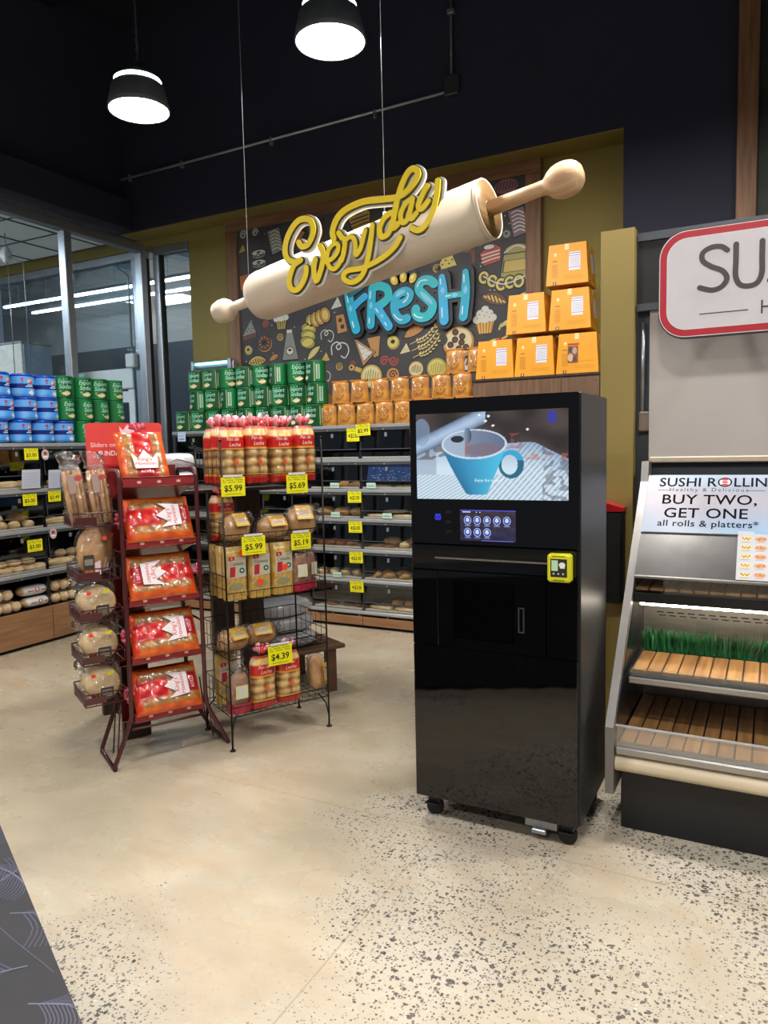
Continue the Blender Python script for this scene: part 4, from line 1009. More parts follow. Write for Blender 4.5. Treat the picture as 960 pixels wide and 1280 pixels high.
# light strips under the top shelves of both cases
def riser():
    t = thing('wooden_riser', 'long brown wooden box on the back bakery case holding the orange gift boxes', 'riser', (-2.12, 5.60, 1.80))
    MB().box(0, .985, .0, .6, 0, .3).build('body', CRATEW, t)
    m = MB(); m.box(-.005, .99, -.012, .6, .301, .318).box(.70, .704, -.003, -.0005, 0, .28)
    for k in range(3): m.at(T(.96, -.001, .04 + k * .11) @ FR).ell(0, 0, .005, .005, 0, .003, n=8)
    m.build('top_board', DARKWOOD, t)
riser()

# ---------------------------------------------------------------- tins, bags and boxes on top of the cases
def place(s, loc, **k): return s.put(loc, **k)
def green_tin():
    t = thing('cracker_tin', 'x', 'tin')
    r, h = .093, .196
    G1, G2, G3 = H('#0c7a3a'), H('#064522'), H('#1fa04a')
    def col(u, a):
        return mixc(G1, G3, .5 + .5 * sin(u * 4 * pi * 2))if False else mixc(G1, G2, .5 - .5 * cos(u * 2 * pi * 3))
    b = MB(); zs = [0, .004, .01, .05, .1, .15, .182, .188]
    b.lathe([(0, 0)] + [(r, z) for z in zs[1:]] , 40, cols=lambda u, a: col(u, a))
    def wr(off):
        def f(p):
            a = off + p[0] / r
            return ((r + .0012 + p[2]) * cos(a), (r + .0012 + p[2]) * sin(a), p[1])
        return f
    WT = H('#a9dcc4'); TN = H('#d9c69a')
    for off in (-pi / 2, pi / 2):
        w = wr(off)
        b.text('Export', .052, 0, .142, 0, WT, sx=.85, shear=.25, warp=w, bold=.01)
        b.text('Sodas', .052, 0, .102, 0, WT, sx=.95, shear=.25, warp=w, bold=.01)
        b.add([w((x, y, 0)) for x, y in [(-.018, .164), (.018, .166), (.018, .172), (-.018, .17)]], [(0, 1, 2, 3)], WT)
        b.add([w((x * .9, y, .004)) for x, y in [(-.045, .045), (-.02, .052), (.012, .066), (.045, .048), (.03, .03), (.0, .022), (-.028, .03)]], [(0, 1, 2, 3, 4, 5, 6)], TN)
        b.add([w((x, y, 0)) for x, y in [(-.055, .06), (-.045, .07), (-.035, .06), (-.045, .05)]], [(0, 1, 2, 3)], H('#b9a56d'))
        b.add([w((x, y, 0)) for x, y in [(.095, .01), (.1, .01), (.1, .18), (.095, .18)]], [(0, 1, 2, 3)], TN)
        b.add([w((x, y, 0)) for x, y in [(.112, .03), (.145, .03), (.145, .16), (.112, .16)]], [(0, 1, 2, 3)], H('#bcd4c4'))
        for i in range(9): b.add([w((x, y + .045 + i * .013, .0003)) for x, y in [(.115, 0), (.142, 0), (.142, .003), (.115, .003)]], [(0, 1, 2, 3)], H('#4c7a5b'))
    b.build('body', M('green_tin_print', attr=True, rough=.28, var=.1, coat=.3), t)
    MB().lathe([(r, .1881), (r + .002, .19), (r + .002, .194), (r - .004, .196), (r - .008, .192), (0, .192)], 40).build('lid', M('green_tin_lid', '#3d8a5c', .3, metal=.5, var=.05), t)
    return Proto(t)
def blue_tin():
    t = thing('cookie_tin', 'x', 'tin')
    r, h = .103, .19
    LB, DB, RB = H('#3f8fe0'), H('#15246e'), H('#1f4fc0')
    b = MB(); rows = [(0, 0), (r, .003), (r, .03), (r, .07), (r, .071), (r, .108), (r, .109), (r, .15), (r, .168)]
    b.lathe(rows, 44, cols=lambda u, a: DB if a in (4, 5) else (mixc(LB, H('#86c2f0'), .3 + .3 * sin(u * 2 * pi * 5)) if a < 4 else mixc(LB, H('#6fb0ea'), .5)))
    def wr(off):
        return lambda p: ((r + .0012 + p[2]) * cos(off + p[0] / r), (r + .0012 + p[2]) * sin(off + p[0] / r), p[1])
    for off in (-pi / 2, pi / 2):
        w = wr(off)
        def q(x0, x1, z0, z1, c, d=0): b.add([w((x0 + (x1 - x0) * i / 4, z, d)) for z in (z0, z1) for i in range(5)], [(i, i + 1, i + 6, i + 5) for i in range(4)], c)
        q(-.03, -.008, .138, .155, H('#c62a3a')); q(-.026, -.012, .118, .136, H('#27347c')); q(-.026, -.012, .126, .129, H('#d8dff0'), .0003)
        for k in range(7):
            a = k * 2.4; cx, cz = .045 + .017 * cos(a) * (k > 0), .128 + .012 * sin(a) * (k > 0)
            b.add([w((cx + .011 * cos(j * pi / 4), cz + .010 * sin(j * pi / 4), .0004 * (k + 1))) for j in range(8)], [tuple(range(8))], [H('#d9a08c'), H('#e3c7b4'), H('#c0605a')][k % 3])
        q(.02, .07, .096, .102, H('#dfe5f5')); q(.005, .07, .082, .09, H('#c7d2ee'))
        for k in range(4):
            b.add([w((.055 + .014 * cos(k * 1.6) + .014 * cos(j * pi / 3), .035 + .01 * sin(k * 1.6) + .012 * sin(j * pi / 3), .0004 * (k + 1))) for j in range(6)], [tuple(range(6))], [H('#e6dcc8'), H('#cfd6dc')][k % 2])
        q(-.06, .0, .05, .053, H('#7ab4ea')); q(-.06, -.01, .02, .023, H('#2a6fd0'))
    b.build('body', M('blue_tin_print', attr=True, rough=.25, var=.06, coat=.3), t)
    MB().lathe([(r, .1681), (r + .003, .17), (r + .003, .185), (r - .003, .19), (r - .01, .186), (0, .187)], 44).build('lid', M('blue_tin_lid', '#1d4fc4', .3, metal=.4, var=.05), t)
    return Proto(t)
GT = green_tin(); BT = blue_tin()
rows = [('bottom', 1.801, [-5.26, -5.06, -4.87, -4.67, -4.47, -4.27, -4.07, -3.87, -3.69]), ('middle', 1.998, [-5.06, -4.87, -4.67, -4.47, -4.27, -4.07, -3.87, -3.67]), ('top', 2.195, [-5.08, -4.88, -4.685, -4.49, -4.29, -4.09, -3.88, -3.68])]
for lv, z, xs in rows:
    for i, x in enumerate(xs):
        GT.put((x, 5.72 + rnd(-.01, .01), z), rz=rnd(-.9, 1.1) if random.random() < .55 else rnd(-.25, .25), label='green cracker tin, %s row on the back bakery case, %s from the left' % (lv, ORD[i]), group='green tins on the back case')
GT.put((-5.26 , 5.925, 1.801), rz=.3, label='green cracker tin half hidden behind the leftmost tin on the back case', group='green tins on the back case')
lrows = [('bottom', 1.701, [4.70, 4.895, 5.09]), ('middle', 1.898, [4.56, 4.76, 4.94, 5.13]), ('top', 2.095, [4.56, 4.765, 4.95, 5.13])]
for lv, z, ys in [('bottom', 1.701, [4.735, 4.93, 5.12]), lrows[1], lrows[2]]:
    for i, y in enumerate(ys):
        GT.put((-5.63 if lv == 'bottom' else -5.63, y, z), rz=pi / 2 + rnd(-.5, .5), label='green cracker tin, %s row on the left case, %s from the blue tins' % (lv, ORD[i]), group='green tins on the left case')
for lv, z, ys in [('bottom', 1.701, [3.42, 3.635, 3.85, 4.065, 4.28, 4.495]), ('middle', 1.892, [3.70, 3.915, 4.13, 4.34]), ('top', 2.083, [3.70, 3.89, 4.12, 4.335])]:
    for i, y in enumerate(ys[::-1]):
        BT.put((-5.59, y, z), rz=pi / 2 + rnd(-.35, .15), label='blue cookie tin in the %s row on the left case, %s from the green tins' % (lv, ORD[i]), group='blue tins on the left case')
# orange snack bags
def orange_bag():
    t = thing('coffee_bag', 'x', 'bag')
    W, Hh, D = .178, .185, .085
    def col(u, v):
        c = mixc(H('#d69638'), H('#a86c28'), .5 + .8 * noise.noise(Vector((u * 4, v * 4, 2))))
        d = ((u - .5) / .3) ** 2 + ((v - .48) / .33) ** 2
        if .75 < d < 1.05: c = H('#8a4a1c')
        if d < .75 and abs(sin(u * 16 + v * 9)) < .22: c = H('#6e3a18')
        if v > .93 or v < .05: c = mixc(c, H('#e0a04a'), .5)
        return c
    def side(sg):
        return lambda u, v: (((u - .5) * W * (1 - .06 * v), sg * -(D / 2) * (sin(pi * min(1, max(0, u))) ** .45) * (1 - .55 * v ** 3) - 0, v * Hh), col(u, v))
    b = MB(); b.grid(16, 16, side(1)); b.grid(16, 16, side(-1), flip=True)
    b.build('pouch', FILMP, t)
    sm = MB(); sm.box(-W * .47, W * .47, -.021, .021, Hh, Hh + .012); sm.build('top_seal', M('orange_bag_seal', '#c87a22', .35, var=.1), t)
    return Proto(t)
OB = orange_bag()
for lv, z, xs, y in [('bottom', 1.801, [-3.55, -3.36, -3.17, -2.98, -2.79, -2.60, -2.41, -2.22], 5.70), ('second', 1.998, [-3.42, -3.225, -3.03, -2.835, -2.64, -2.45, -2.26], 5.715), ('top', 2.195, [-2.33, -2.14][:1] + [-2.135], 5.74)]:
    for i, x in enumerate(xs):
        if lv != 'top' and x > -2.2: continue
        OB.put((x, y + rnd(-.008, .008), z), rz=rnd(-.12, .12), label='orange foil snack bag in the %s row on the back case, %s from the left' % (lv, ORD[i]), group='orange bags on the back case')
# orange gift boxes with ribbon
def gift_box():
    t = thing('gift_box', 'x', 'box')
    W, W2, Hh = .315, .275, .30
    b = MB()
    def ring(w, z): return [(-w / 2, -w / 2, z), (w / 2, -w / 2, z), (w / 2, w / 2, z), (-w / 2, w / 2, z)]
    OR = H('#e39a12')
    b.add(ring(W, 0) + ring(W2, Hh), [(3, 2, 1, 0), (4, 5, 6, 7), (0, 1, 5, 4), (1, 2, 6, 5), (2, 3, 7, 6), (3, 0, 4, 7)], OR)
    tilt = atan2((W - W2) / 2, Hh)
    for k in range(2):
        b.T = RZ(k * pi / 2) @ T(0, -W / 2 - .0008, 0) @ FR @ RX(-tilt)
        d = .0006
        def q(x0, x1, z0, z1, c, dd=0): b.prism([(x0, z0), (x1, z0), (x1, z1), (x0, z1)], dd, dd + d, c)
        q(.012, .098, .10, .235, H('#dcd8e2')); q(.012, .098, .222, .226, H('#4b4a66'), d); q(.012, .098, .205, .208, H('#4b4a66'), d); q(.012, .098, .118, .121, H('#4b4a66'), d)
        for i in range(9): q(.02, .09, .128 + i * .008, .130 + i * .008, H('#9d9ab0'), d)
        q(-.02, .012, .255, .30, H('#e6d39a')); 
        for i in range(9): q(-.115, -.07, .06 + i * .011, .065 + i * .011, H('#c07d12'), 0)
        q(-.11, -.075, .175, .182, H('#9a5c10')); b.ell(-.09, .225, .012, .015, 0, d, H('#f0c968')); b.ell(-.087, .23, .006, .006, d, 2 * d, H('#fff0c8'))
        q(-.02, .12, .04, .043, H('#c07d12')); q(-.02, .12, .055, .058, H('#c07d12')); q(-.105, -.08, .003, .024, H('#402a1c')); b.ell(-.092, .013, .006, .007, d, 2 * d, H('#e3c48a'))
        b.T = Matrix()
    b.build('carton', PRINT, t)
    r = MB()
    r.tube([(-.03, 0, Hh + .006), (0, .0, Hh + .03), (.03, 0, Hh + .006)], .008).tube([(0, -.03, Hh + .006), (0, .0, Hh + .034), (0, .03, Hh + .006)], .008)
    r.blob((0.03, 0, Hh + .016), (.02, .014, .014)).blob((-.03, 0, Hh + .016), (.02, .014, .014))
    r.build('ribbon_bow', M('red_ribbon', '#c0182a', .3, var=.05), t)
    return Proto(t)
GB = gift_box()
for x, z, rz, lab in [(-1.955, 2.1195, 0, 'orange gift box with red bow, left end of the bottom row on the wooden riser'),
                      (-1.635, 2.1195, 0, 'orange gift box in the middle of the bottom row on the wooden riser'),
                      (-1.315, 2.1195, .06, 'orange gift box at the right end of the bottom row, with a small food picture'),
                      (-1.70, 2.451, 0, 'orange gift box with a red bow, left one of the middle row'),
                      (-1.365, 2.451, .02, 'orange gift box, right one of the middle row beside the mustard column'),
                      (-1.385, 2.783, .02, 'topmost orange gift box of the stack on the wooden riser')]:
    o = GB.put((x, 5.79, z), rz=rz, label=lab, group='orange gift boxes')
    if 'food picture' in lab: BOX3 = o
fo_ = MB(); fo_.T = T(0, -.315 / 2 - .0008, 0) @ FR @ RX(-atan2(.02, .30))
fo_.prism([(.008, .09), (.102, .09), (.102, .24), (.008, .24)], .001, .0022, H('#e39a12')).prism([(-.07, .08), (.005, .08), (.005, .205), (-.07, .205)], .001, .0022, H('#7a4a34')).prism([(-.07, .212), (.015, .212), (.015, .226), (-.07, .226)], .001, .0022, H('#b03a24'))
for a, b_, rx, ry, c_ in ((-.05, .12, .02, .03, '#c9ab86'), (-.02, .17, .018, .025, '#b7907a'), (-.05, .18, .015, .02, '#4a3a2c'), (-.02, .11, .015, .018, '#5a2c24')): fo_.ell(a, b_, rx, ry, .0022, .0028, H(c_))
fo_.build('food_picture', PRINT, BOX3)
# insect light trap on the back wall
t = thing('insect_light_trap', 'silver wall box with a glowing pale blue tube behind the green tins', 'insect trap', (-5.60, 6.20, 2.30))
MB().box(0, .54, .05, .13, 0, .26, b=.01).build('housing', ALU, t)
MB().box(.50, .54, .0, .049, 0, .27, b=.006).box(0, .03, .0, .049, 0, .27, b=.006).build('side_cap', ALU, t)
MB().tube([(.05, .025, .235), (.48, .025, .235)], .016, 10).build('tube', M('cyan_tube', '#cfffff', .4, emit=2.6, ecol='#8fe9f5'), t)
MB().box(.04, .49, .04, .048, .0, .2).build('grid', ALUDARK, t)

# ---------------------------------------------------------------- price tags
YEL = H('#e9e312')
def tagmesh(txt, w, h, sz=.44, hdr=True):
    m = MB().at(FR); m.prism([(0, 0), (w, 0), (w, h), (0, h)], -.0015, 0, YEL)
    if hdr:
        for k in range(2 if h < .08 else 3):
            y = h * (.93 - k * .11); n = int(w / .012)
            for i in range(n):
                if (i * 7 + k * 3) % 5: m.prism([(w * .08 + i * w * .84 / n, y), (w * .08 + (i + .7) * w * .84 / n, y), (w * .08 + (i + .7) * w * .84 / n, y + h * .055), (w * .08 + i * w * .84 / n, y + h * .055)], 0, .0004, H('#8a8512'))
        m.prism([(w * .15, h * .1), (w * .85, h * .1), (w * .85, h * .125), (w * .15, h * .125)], 0, .0004, H('#6b680e'))
    m.text(txt, h * sz, w / 2, h * .4, .0005, H('#1b1a08'), sx=min(1.7, w * .9 / (len(txt) * h * sz * .53)), bold=.02)
    return m
def ptag(txt, loc, w, h, lab, rz=0, tilt=0, sz=.46):
    o = tagmesh(txt, w, h, sz).build('price_tag', PRINT)
    o.location = loc; o.rotation_euler = (0, tilt, rz)
    return tag(o, lab, 'price tag')
ptag('$2.99', (-3.185, 5.558, 1.70), .14, .10, 'yellow $2.99 price tag at the top of the back case beside the coffee machine', tilt=-.04)
ptag('4/$3.00', (-3.285, 5.566, 1.655), .125, .115, 'yellow price tag just below and left of the $2.99 tag on the back case')
for z, n in [(1.12, 'third'), (.855, 'fourth'), (.585, 'fifth'), (.325, 'lowest')]:
    ptag('4/$3.00', (-3.29, 5.567, z), .135, .10, 'yellow price tag on the %s row of clear doors of the back bakery case' % n, tilt=-.02)
h_ = pi / 2
ptag('$3.00', (-5.405, 3.975, 1.56), .13, .095, 'yellow $3.00 price tag directly under the blue tins on the left case', rz=h_)
ptag('$3.00', (-5.405, 3.935, 1.185), .13, .095, 'yellow $3.00 price tag on the middle row of the left case', rz=h_)
ptag('$2.49', (-5.405, 4.175, 1.20), .125, .09, 'yellow $2.49 price tag on the middle row of the left case, nearest the racks', rz=h_)
ptag('$3.00', (-5.405, 3.95, .80), .14, .10, 'yellow $3.00 price tag on the lower row of the left case above the bagels', rz=h_)
def sheet(loc, lab, w=.17, h=.155, c='#b9bccb', rz=h_):
    m = MB().at(FR @ Matrix.Rotation(0, 4, 'Z')); m.prism([(0, 0), (w, 0), (w + .012, h), (.012, h)], -.0015, 0, H(c))
    for i in range(9): m.prism([(.02, .015 + i * .014), (w - .015, .015 + i * .014), (w - .015, .018 + i * .014), (.02, .018 + i * .014)], 0, .0004, H('#9296ab'))
    o = m.build('notice_sheet', PRINT); o.location = loc; o.rotation_euler = (0, 0, rz); return tag(o, lab, 'notice')
sheet((-5.402, 3.93, 1.325), 'white notice sheet on the left case, left of the two')
sheet((-5.402, 4.18, 1.315), 'white notice sheet on the left case, right of the two', w=.165)
o = MB().at(FR).prism([(0, 0), (.10, 0), (.10, .09), (0, .09)], -.0015, 0, H('#c4d6ee')).prism([(.015, .015), (.085, .015), (.085, .03), (.015, .03)], 0, .0004, H('#7e93b8')).prism([(.015, .05), (.085, .05), (.085, .056), (.015, .056)], 0, .0004, H('#7e93b8')).build('shelf_label', PRINT)
o.location = (-5.235, 5.566, 1.70); tag(o, 'pale blue shelf label at the left end of the back case', 'shelf label')
for k, (yy, zz) in enumerate([(4.17, 1.60), (4.20, .93)]):
    o = MB().at(FR).ell(0, 0, .035, .045, -.0015, 0, H('#c9b3b0')).ell(.0, 0.01, .018, .016, 0, .0006, H('#8a4a3a')).ell(.0, -.018, .022, .008, 0, .0006, H('#f0e6e4')).build('round_sticker', PRINT)
    o.location = (-5.403, yy, zz); o.rotation_euler = (0, 0, h_); tag(o, 'small oval sticker on the %s doors of the left case' % ('upper' if k == 0 else 'lower'), 'sticker')
for k, (x, z, lab) in enumerate([(-3.47, 1.25, 'second'), (-3.1, 1.25, 'second right'), (-3.47, .99, 'third'), (-2.95, .99, 'third right'), (-3.47, .45, 'fifth')]):
    o = MB().at(FR).prism([(0, 0), (.09, 0), (.09, .045), (0, .045)], -.0015, 0, H('#b9d6c4')).prism([(.01, .015), (.08, .015), (.08, .022), (.01, .022)], 0, .0004, H('#6e8a7c')).build('shelf_label', PRINT)
    o.location = (x, 5.567, z); tag(o, 'small pale green shelf label on the %s row rail of the back case' % lab, 'shelf label')

# ---------------------------------------------------------------- breads
def bread(name, mb, mat, cat, parts=None):
    o = mb.build(name, mat); tag(o, 'x', cat); return Proto(o)
roll = MB().blob((0, 0, .03), (.055, .045, .034), 18, 10, nz=.12, fl=.85)
ROLL = bread('bread_roll', roll, CRUSTP, 'roll')
bm = MB()
pts = [(.04 * cos(a * pi / 8), .04 * sin(a * pi / 8), .024) for a in range(16)]
bm.tube(pts, .024, 10, closed=True); BAGEL = bread('bagel', bm, CRUSTP, 'bagel')
bg = MB().blob((0, 0, .03), (.13, .04, .032), 20, 10, nz=.1, fl=.85, sq=.85); BAGUETTE = bread('sub_roll', bg, CRUSTP, 'roll')
bl_ = MB().blob((0, 0, .04), (.085, .085, .042), 22, 10, nz=.1, fl=.9); ROUND = bread('round_loaf', bl_, CRUST, 'bread')
cr = MB(); cp = [(-.07, .025, .02), (-.05, 0, .026), (-.02, -.018, .03), (.02, -.018, .03), (.05, 0, .026), (.07, .025, .02)]
cr.tube(cp, [.01, .02, .03, .03, .02, .01], 10); CROIS = bread('croissant', cr, CRUST, 'croissant')
dn = MB(); dn.tube([(.035 * cos(a * pi / 8), .035 * sin(a * pi / 8), .022) for a in range(16)], .022, 10, closed=True); DONUT = bread('donut', dn, CRUSTD, 'donut')
ck = MB().lathe([(0, 0), (.05, 0), (.056, .008), (.05, .018), (.02, .024), (0, .025)], 20); COOKIE = bread('cookie', ck, CRUSTD, 'cookie')
rl = MB(); rl.lathe([(0, 0), (.05, 0), (.055, .01), (.05, .035), (0, .04)], 20)
rl.rib([(.045 * (1 - i / 24) * cos(i * .7), .045 * (1 - i / 24) * sin(i * .7)) for i in range(22)], .004, .036, .045, n=2); SWIRL = bread('swirl_pastry', rl, CRUST, 'pastry')
flat = MB().blob((0, 0, .012), (.12, .06, .014), 20, 6, nz=.08, sq=.6); FLATB = bread('flat_loaf', flat, CRUSTP, 'bread')
# left case shelves: local y along = world y ; z of shelf + tray
def lc(P_, y, d, z, rz, lab, dz=0.007, grp=None): return P_.put((-5.42 - d, y, z + dz), rz=rz, label=lab, group=grp)
def fill_left(P_, ys, d, z, what, where, dz=.007, rz=None, grp=None):
    for i, y in enumerate(ys):
        lc(P_, y, d + rnd(-.01, .01), z, rnd(0, 3) if rz is None else rz + rnd(-.2, .2), '%s, %s of the left case, %s from near end' % (what, where, ORD[i]), dz, grp)
fill_left(BAGUETTE, [3.63, 3.90], .12, 1.32, 'pale sub roll', 'upper shelf', rz=pi / 2, grp='sub rolls on the upper shelf')
fill_left(ROLL, [4.02, 4.33, 4.47], .12, 1.32, 'brown roll', 'upper shelf', grp='rolls on the upper shelf')
fill_left(ROLL, [3.56, 3.68, 3.80, 3.92, 4.04], .09, .99, 'pale roll', 'middle shelf front row', grp='rolls on the middle shelf')
fill_left(ROLL, [3.60, 3.73, 3.86], .19, .99, 'pale roll', 'middle shelf back row', grp='rolls on the middle shelf')
fill_left(ROUND, [4.02], .20, .99, 'brown round loaf', 'middle shelf', .045)
fill_left(ROLL, [3.66, 3.78], .13, .99, 'pale roll', 'middle shelf upper layer', .07, grp='rolls on the middle shelf')
fill_left(BAGUETTE, [4.32, 4.62], .10, .99, 'long pale roll', 'middle shelf', rz=pi / 2, grp='long rolls on the middle shelf')
fill_left(BAGUETTE, [4.30, 4.60], .20, .99, 'long pale roll', 'middle shelf back row', rz=pi / 2, grp='long rolls on the middle shelf')
fill_left(BAGEL, [3.58, 3.69, 3.80, 3.91, 4.02, 4.11], .09, .63, 'bagel', 'lower shelf front row', grp='bagels on the lower shelf')
fill_left(BAGEL, [3.62, 3.74, 3.86, 3.98, 4.09], .20, .63, 'bagel', 'lower shelf back row', grp='bagels on the lower shelf')
fill_left(BAGEL, [3.66, 3.79, 3.92, 4.05], .14, .63, 'bagel', 'lower shelf upper layer', .056, grp='bagels on the lower shelf')
fill_left(BAGUETTE, [4.33, 4.62], .09, .63, 'pale long roll', 'lower shelf right bay', rz=pi / 2, grp='long rolls on the lower shelf')
fill_left(ROLL, [4.28, 4.40, 4.52, 4.64], .19, .63, 'pale roll', 'lower shelf right bay', grp='rolls on the lower shelf')
fill_left(ROLL, [4.40, 4.52, 4.62], .16, .63, 'pale roll', 'lower shelf right bay upper layer', .07, grp='rolls on the lower shelf')
# bagged rolls on the lowest level of the left case
def bag_rolls(kind):
    t = thing('bagged_rolls', 'x', 'bread bag')
    if kind == 'clear':
        m = MB()
        for i in range(3):
            for j in range(2): m.blob((-.085 + i * .085, -.03 + j * .07, .045), (.045, .04, .042), 14, 8, nz=.1)
        m.build('rolls', CRUSTP, t)
        MB().blob((0, .005, .047), (.145, .09, .052), 24, 12, nz=.12, sq=.6).build('clear_bag', FILM, t)
    else:
        m = MB()
        def cc(u, v): return H('#c9c5c0') if .25 < v < .8 else H('#bfa27c')
        m.grid(24, 12, lambda u, v: ((.14 * cos(pi * (u - .5)) ** .0 * (u - .5) * 2, .075 * cos(2 * pi * v) * (1 - abs(2 * u - 1) ** 4) ** .5, .05 + .045 * sin(2 * pi * v) * (1 - abs(2 * u - 1) ** 4) ** .5), mixc(H('#d3d0cc'), H('#c39a68'), 1 if abs(2 * u - 1) > .8 else 0)), flip=True)
        m.at(T(0, -.0755, .05) @ FR).ell(0, .01, .022, .02, 0, .001, H('#a33a34')).ell(0, .012, .012, .014, .001, .0015, H('#ecd9cc')).prism([(-.09, .0), (-.035, .0), (-.035, .008), (-.09, .008)], 0, .001, H('#7b4a4a')).prism([(.035, .0), (.09, .0), (.09, .008), (.035, .008)], 0, .001, H('#7b4a4a'))
        m.build('printed_bag', FILMP, t)
    return Proto(t)
CLB = bag_rolls('clear'); PRB = bag_rolls('print')
for i, (y, z) in enumerate([(3.50, .312), (3.79, .312), (3.72, .42)]):
    CLB.put((-5.53, y, z), rz=h_, label=['clear bag of pale rolls low in the left case, cut by the picture edge', 'clear bag of pale rolls low in the left case beside the white printed bags', 'clear bag of pale rolls lying on the bottom bags in the left case'][i], group='bagged rolls')
PRB.put((-5.52, 4.07, .312), rz=h_, label='white printed bag of bread at the bottom of the left case, the lower one', group='white bread bags')
PRB.put((-5.53, 4.05, .412), rz=h_, label='white printed bag of bread lying on the other white bag in the left case', group='white bread bags')
CLB.put((-5.53, 4.34, .312), rz=h_, label='clear bag of rolls low in the left case next to the racks, the lower one', group='bagged rolls')
CLB.put((-5.53, 4.34, .42), rz=h_, label='clear bag of rolls low in the left case next to the racks, the upper one', group='bagged rolls')
# back case contents
def bc(P_, x, d, z, rz, lab, dz=.007, grp=None): P_.put((x, 5.58 + d, z + dz), rz=rz, label=lab, group=grp)
def fill_back(P_, xs, d, z, what, where, dz=.007, rz=None, grp=None):
    for i, x in enumerate(xs):
        bc(P_, x, d + rnd(-.012, .012), z, rnd(0, 3) if rz is None else rz + rnd(-.15, .15), '%s, %s of back case, %s from left' % (what, where, ORD[i]), dz, grp)
S1, S2, S3, S4, S5 = 1.242, .982, .713, .442, .161
fill_back(CROIS, [-3.4, -3.28], .12, S1, 'brown croissant', 'top filled shelf', grp='croissants')
fill_back(FLATB, [-3.02, -2.78], .14, S1, 'flat pale loaf', 'top filled shelf', rz=0, grp='flat loaves')
fill_back(ROUND, [-3.95, -3.62, -3.44, -3.27], .16, S2, 'large pale round loaf', 'second filled shelf', grp='round loaves')
fill_back(FLATB, [-3.05, -2.79], .12, S2, 'flat pale loaf', 'second filled shelf', rz=0, grp='flat loaves')
fill_back(FLATB, [-2.95], .24, S2, 'flat brown loaf', 'second filled shelf', .035, rz=0)
fill_back(DONUT, [-3.66, -3.55, -3.44, -3.33, -3.23], .12, S3, 'dark donut', 'third filled shelf', grp='dark donuts')
fill_back(DONUT, [-3.60, -3.49, -3.38, -3.27], .22, S3, 'dark donut', 'third filled shelf back row', grp='dark donuts')
fill_back(COOKIE, [-3.08, -2.96], .10, S3, 'large cookie', 'third filled shelf', .006, grp='cookies')
fill_back(ROUND, [-2.98, -2.76], .24, S3, 'brown round loaf', 'third filled shelf back row', grp='brown loaves')
fill_back(ROLL, [-2.80], .10, S3, 'brown roll', 'third filled shelf')
fill_back(ROLL, [-3.66, -3.53, -3.41, -3.29], .12, S4, 'golden roll', 'fourth filled shelf', grp='golden rolls')
fill_back(CROIS, [-3.08, -2.95, -2.80], .11, S4, 'golden croissant', 'fourth filled shelf', grp='golden croissants')
fill_back(CROIS, [-3.04, -2.88], .21, S4, 'golden croissant', 'fourth filled shelf back row', grp='golden croissants')
fill_back(FLATB, [-3.05, -2.80], .12, S5, 'flat golden pastry', 'lowest shelf', rz=0, grp='flat pastries')
fill_back(SWIRL, [-2.93, -2.80], .2, S5, 'round swirl pastry', 'lowest shelf', .03, grp='swirl pastries')
fill_back(COOKIE, [-3.55, -3.40, -3.27], .13, S5, 'thin dark cookie', 'lowest shelf', grp='thin cookies')
fill_back(ROUND, [-4.2, -4.0], .14, S3, 'brown round loaf', 'third filled shelf behind wire rack', grp='brown loaves')
t = MB().at(FR).prism([(0, 0), (.46, 0), (.46, .15), (.03, .15)], -.002, 0, H('#1f3f78'))  # blue reflection in the doors, painted on a flat sheet
for i in range(60): t.ell(.04 + random.random() * .4, .005 + random.random() ** 2 * .12, .006, .004, 0, .0005, H('#9fb6dd'), n=6)
o = t.build('painted_reflection', PRINT); o.location = (-3.12, 5.60, 1.30); o.rotation_euler = (0, 0, 0)
tag(o, 'dark blue speckled reflection painted on a sheet in the upper doors of back case', 'painted_reflection')
# ---------------------------------------------------------------- bread racks
ANG = atan2(.878, .478)
RA = T(-2.908, 2.531, 0) @ RZ(ANG)          # red rack frame: x along its front, y into it
WA = T(-2.520, 2.963, 0) @ RZ(ANG)          # wire rack frame
def put_in(P_, base, u, v, z, rot=None, label=None, group=None, scale=None):
    m = base @ T(u, v, z) @ (rot or Matrix())
    return P_.put(tuple(m.translation), rot=m.to_euler(), label=label, group=group, scale=scale)
RED = H('#a81e22')
def crown(mb, cx, cy, w, h, z, col, dz=.0006):
    P = [(-.5, .45), (-.42, -.5), (.42, -.5), (.5, .45), (.27, .08), (.0, .6), (-.27, .08)]
    mb.prism([(cx + a * w, cy + b_ * h) for a, b_ in P], z, z + dz, col)
rk = thing('red_bread_rack', 'maroon metal bread rack with five sloping trays and baskets on its left side', 'rack', (-2.908, 2.531, 0), ANG)
for u, du in ((.10, -.10), (.49, .11)):
    f = MB()
    arc = [(u, .04 - .04 * cos(a), 1.47 + .04 * sin(a)) for a in [i * pi / 10 for i in range(6)]]
    arc2 = [(u, .26 + .04 * sin(a), 1.47 + .04 * cos(a)) for a in [i * pi / 10 for i in range(6)]]
    f.tube([(u + du, -.02, .012), (u + du * .95, -.01, .03), (u + du * .2, 0, .20), (u, 0, .26)] + arc + arc2 + [(u, .30, .26), (u + du * .2, .30, .20), (u + du * .95, .27, .03), (u + du, .26, .012)], .012, 8, closed=True)
    f.tube([(u + du * .6, .09, .115 if False else .02), (u + du * .3, .09, .34)], .004, 6).tube([(u + du * .6, .18, .02), (u + du * .3, .18, .34)], .004, 6)
    f.tube([(u, 0, .7), (u, .3, .7)], .006, 6).tube([(u, 0, 1.1), (u, .3, 1.1)], .006, 6)
    f.build('side_frame', MAROON, rk)
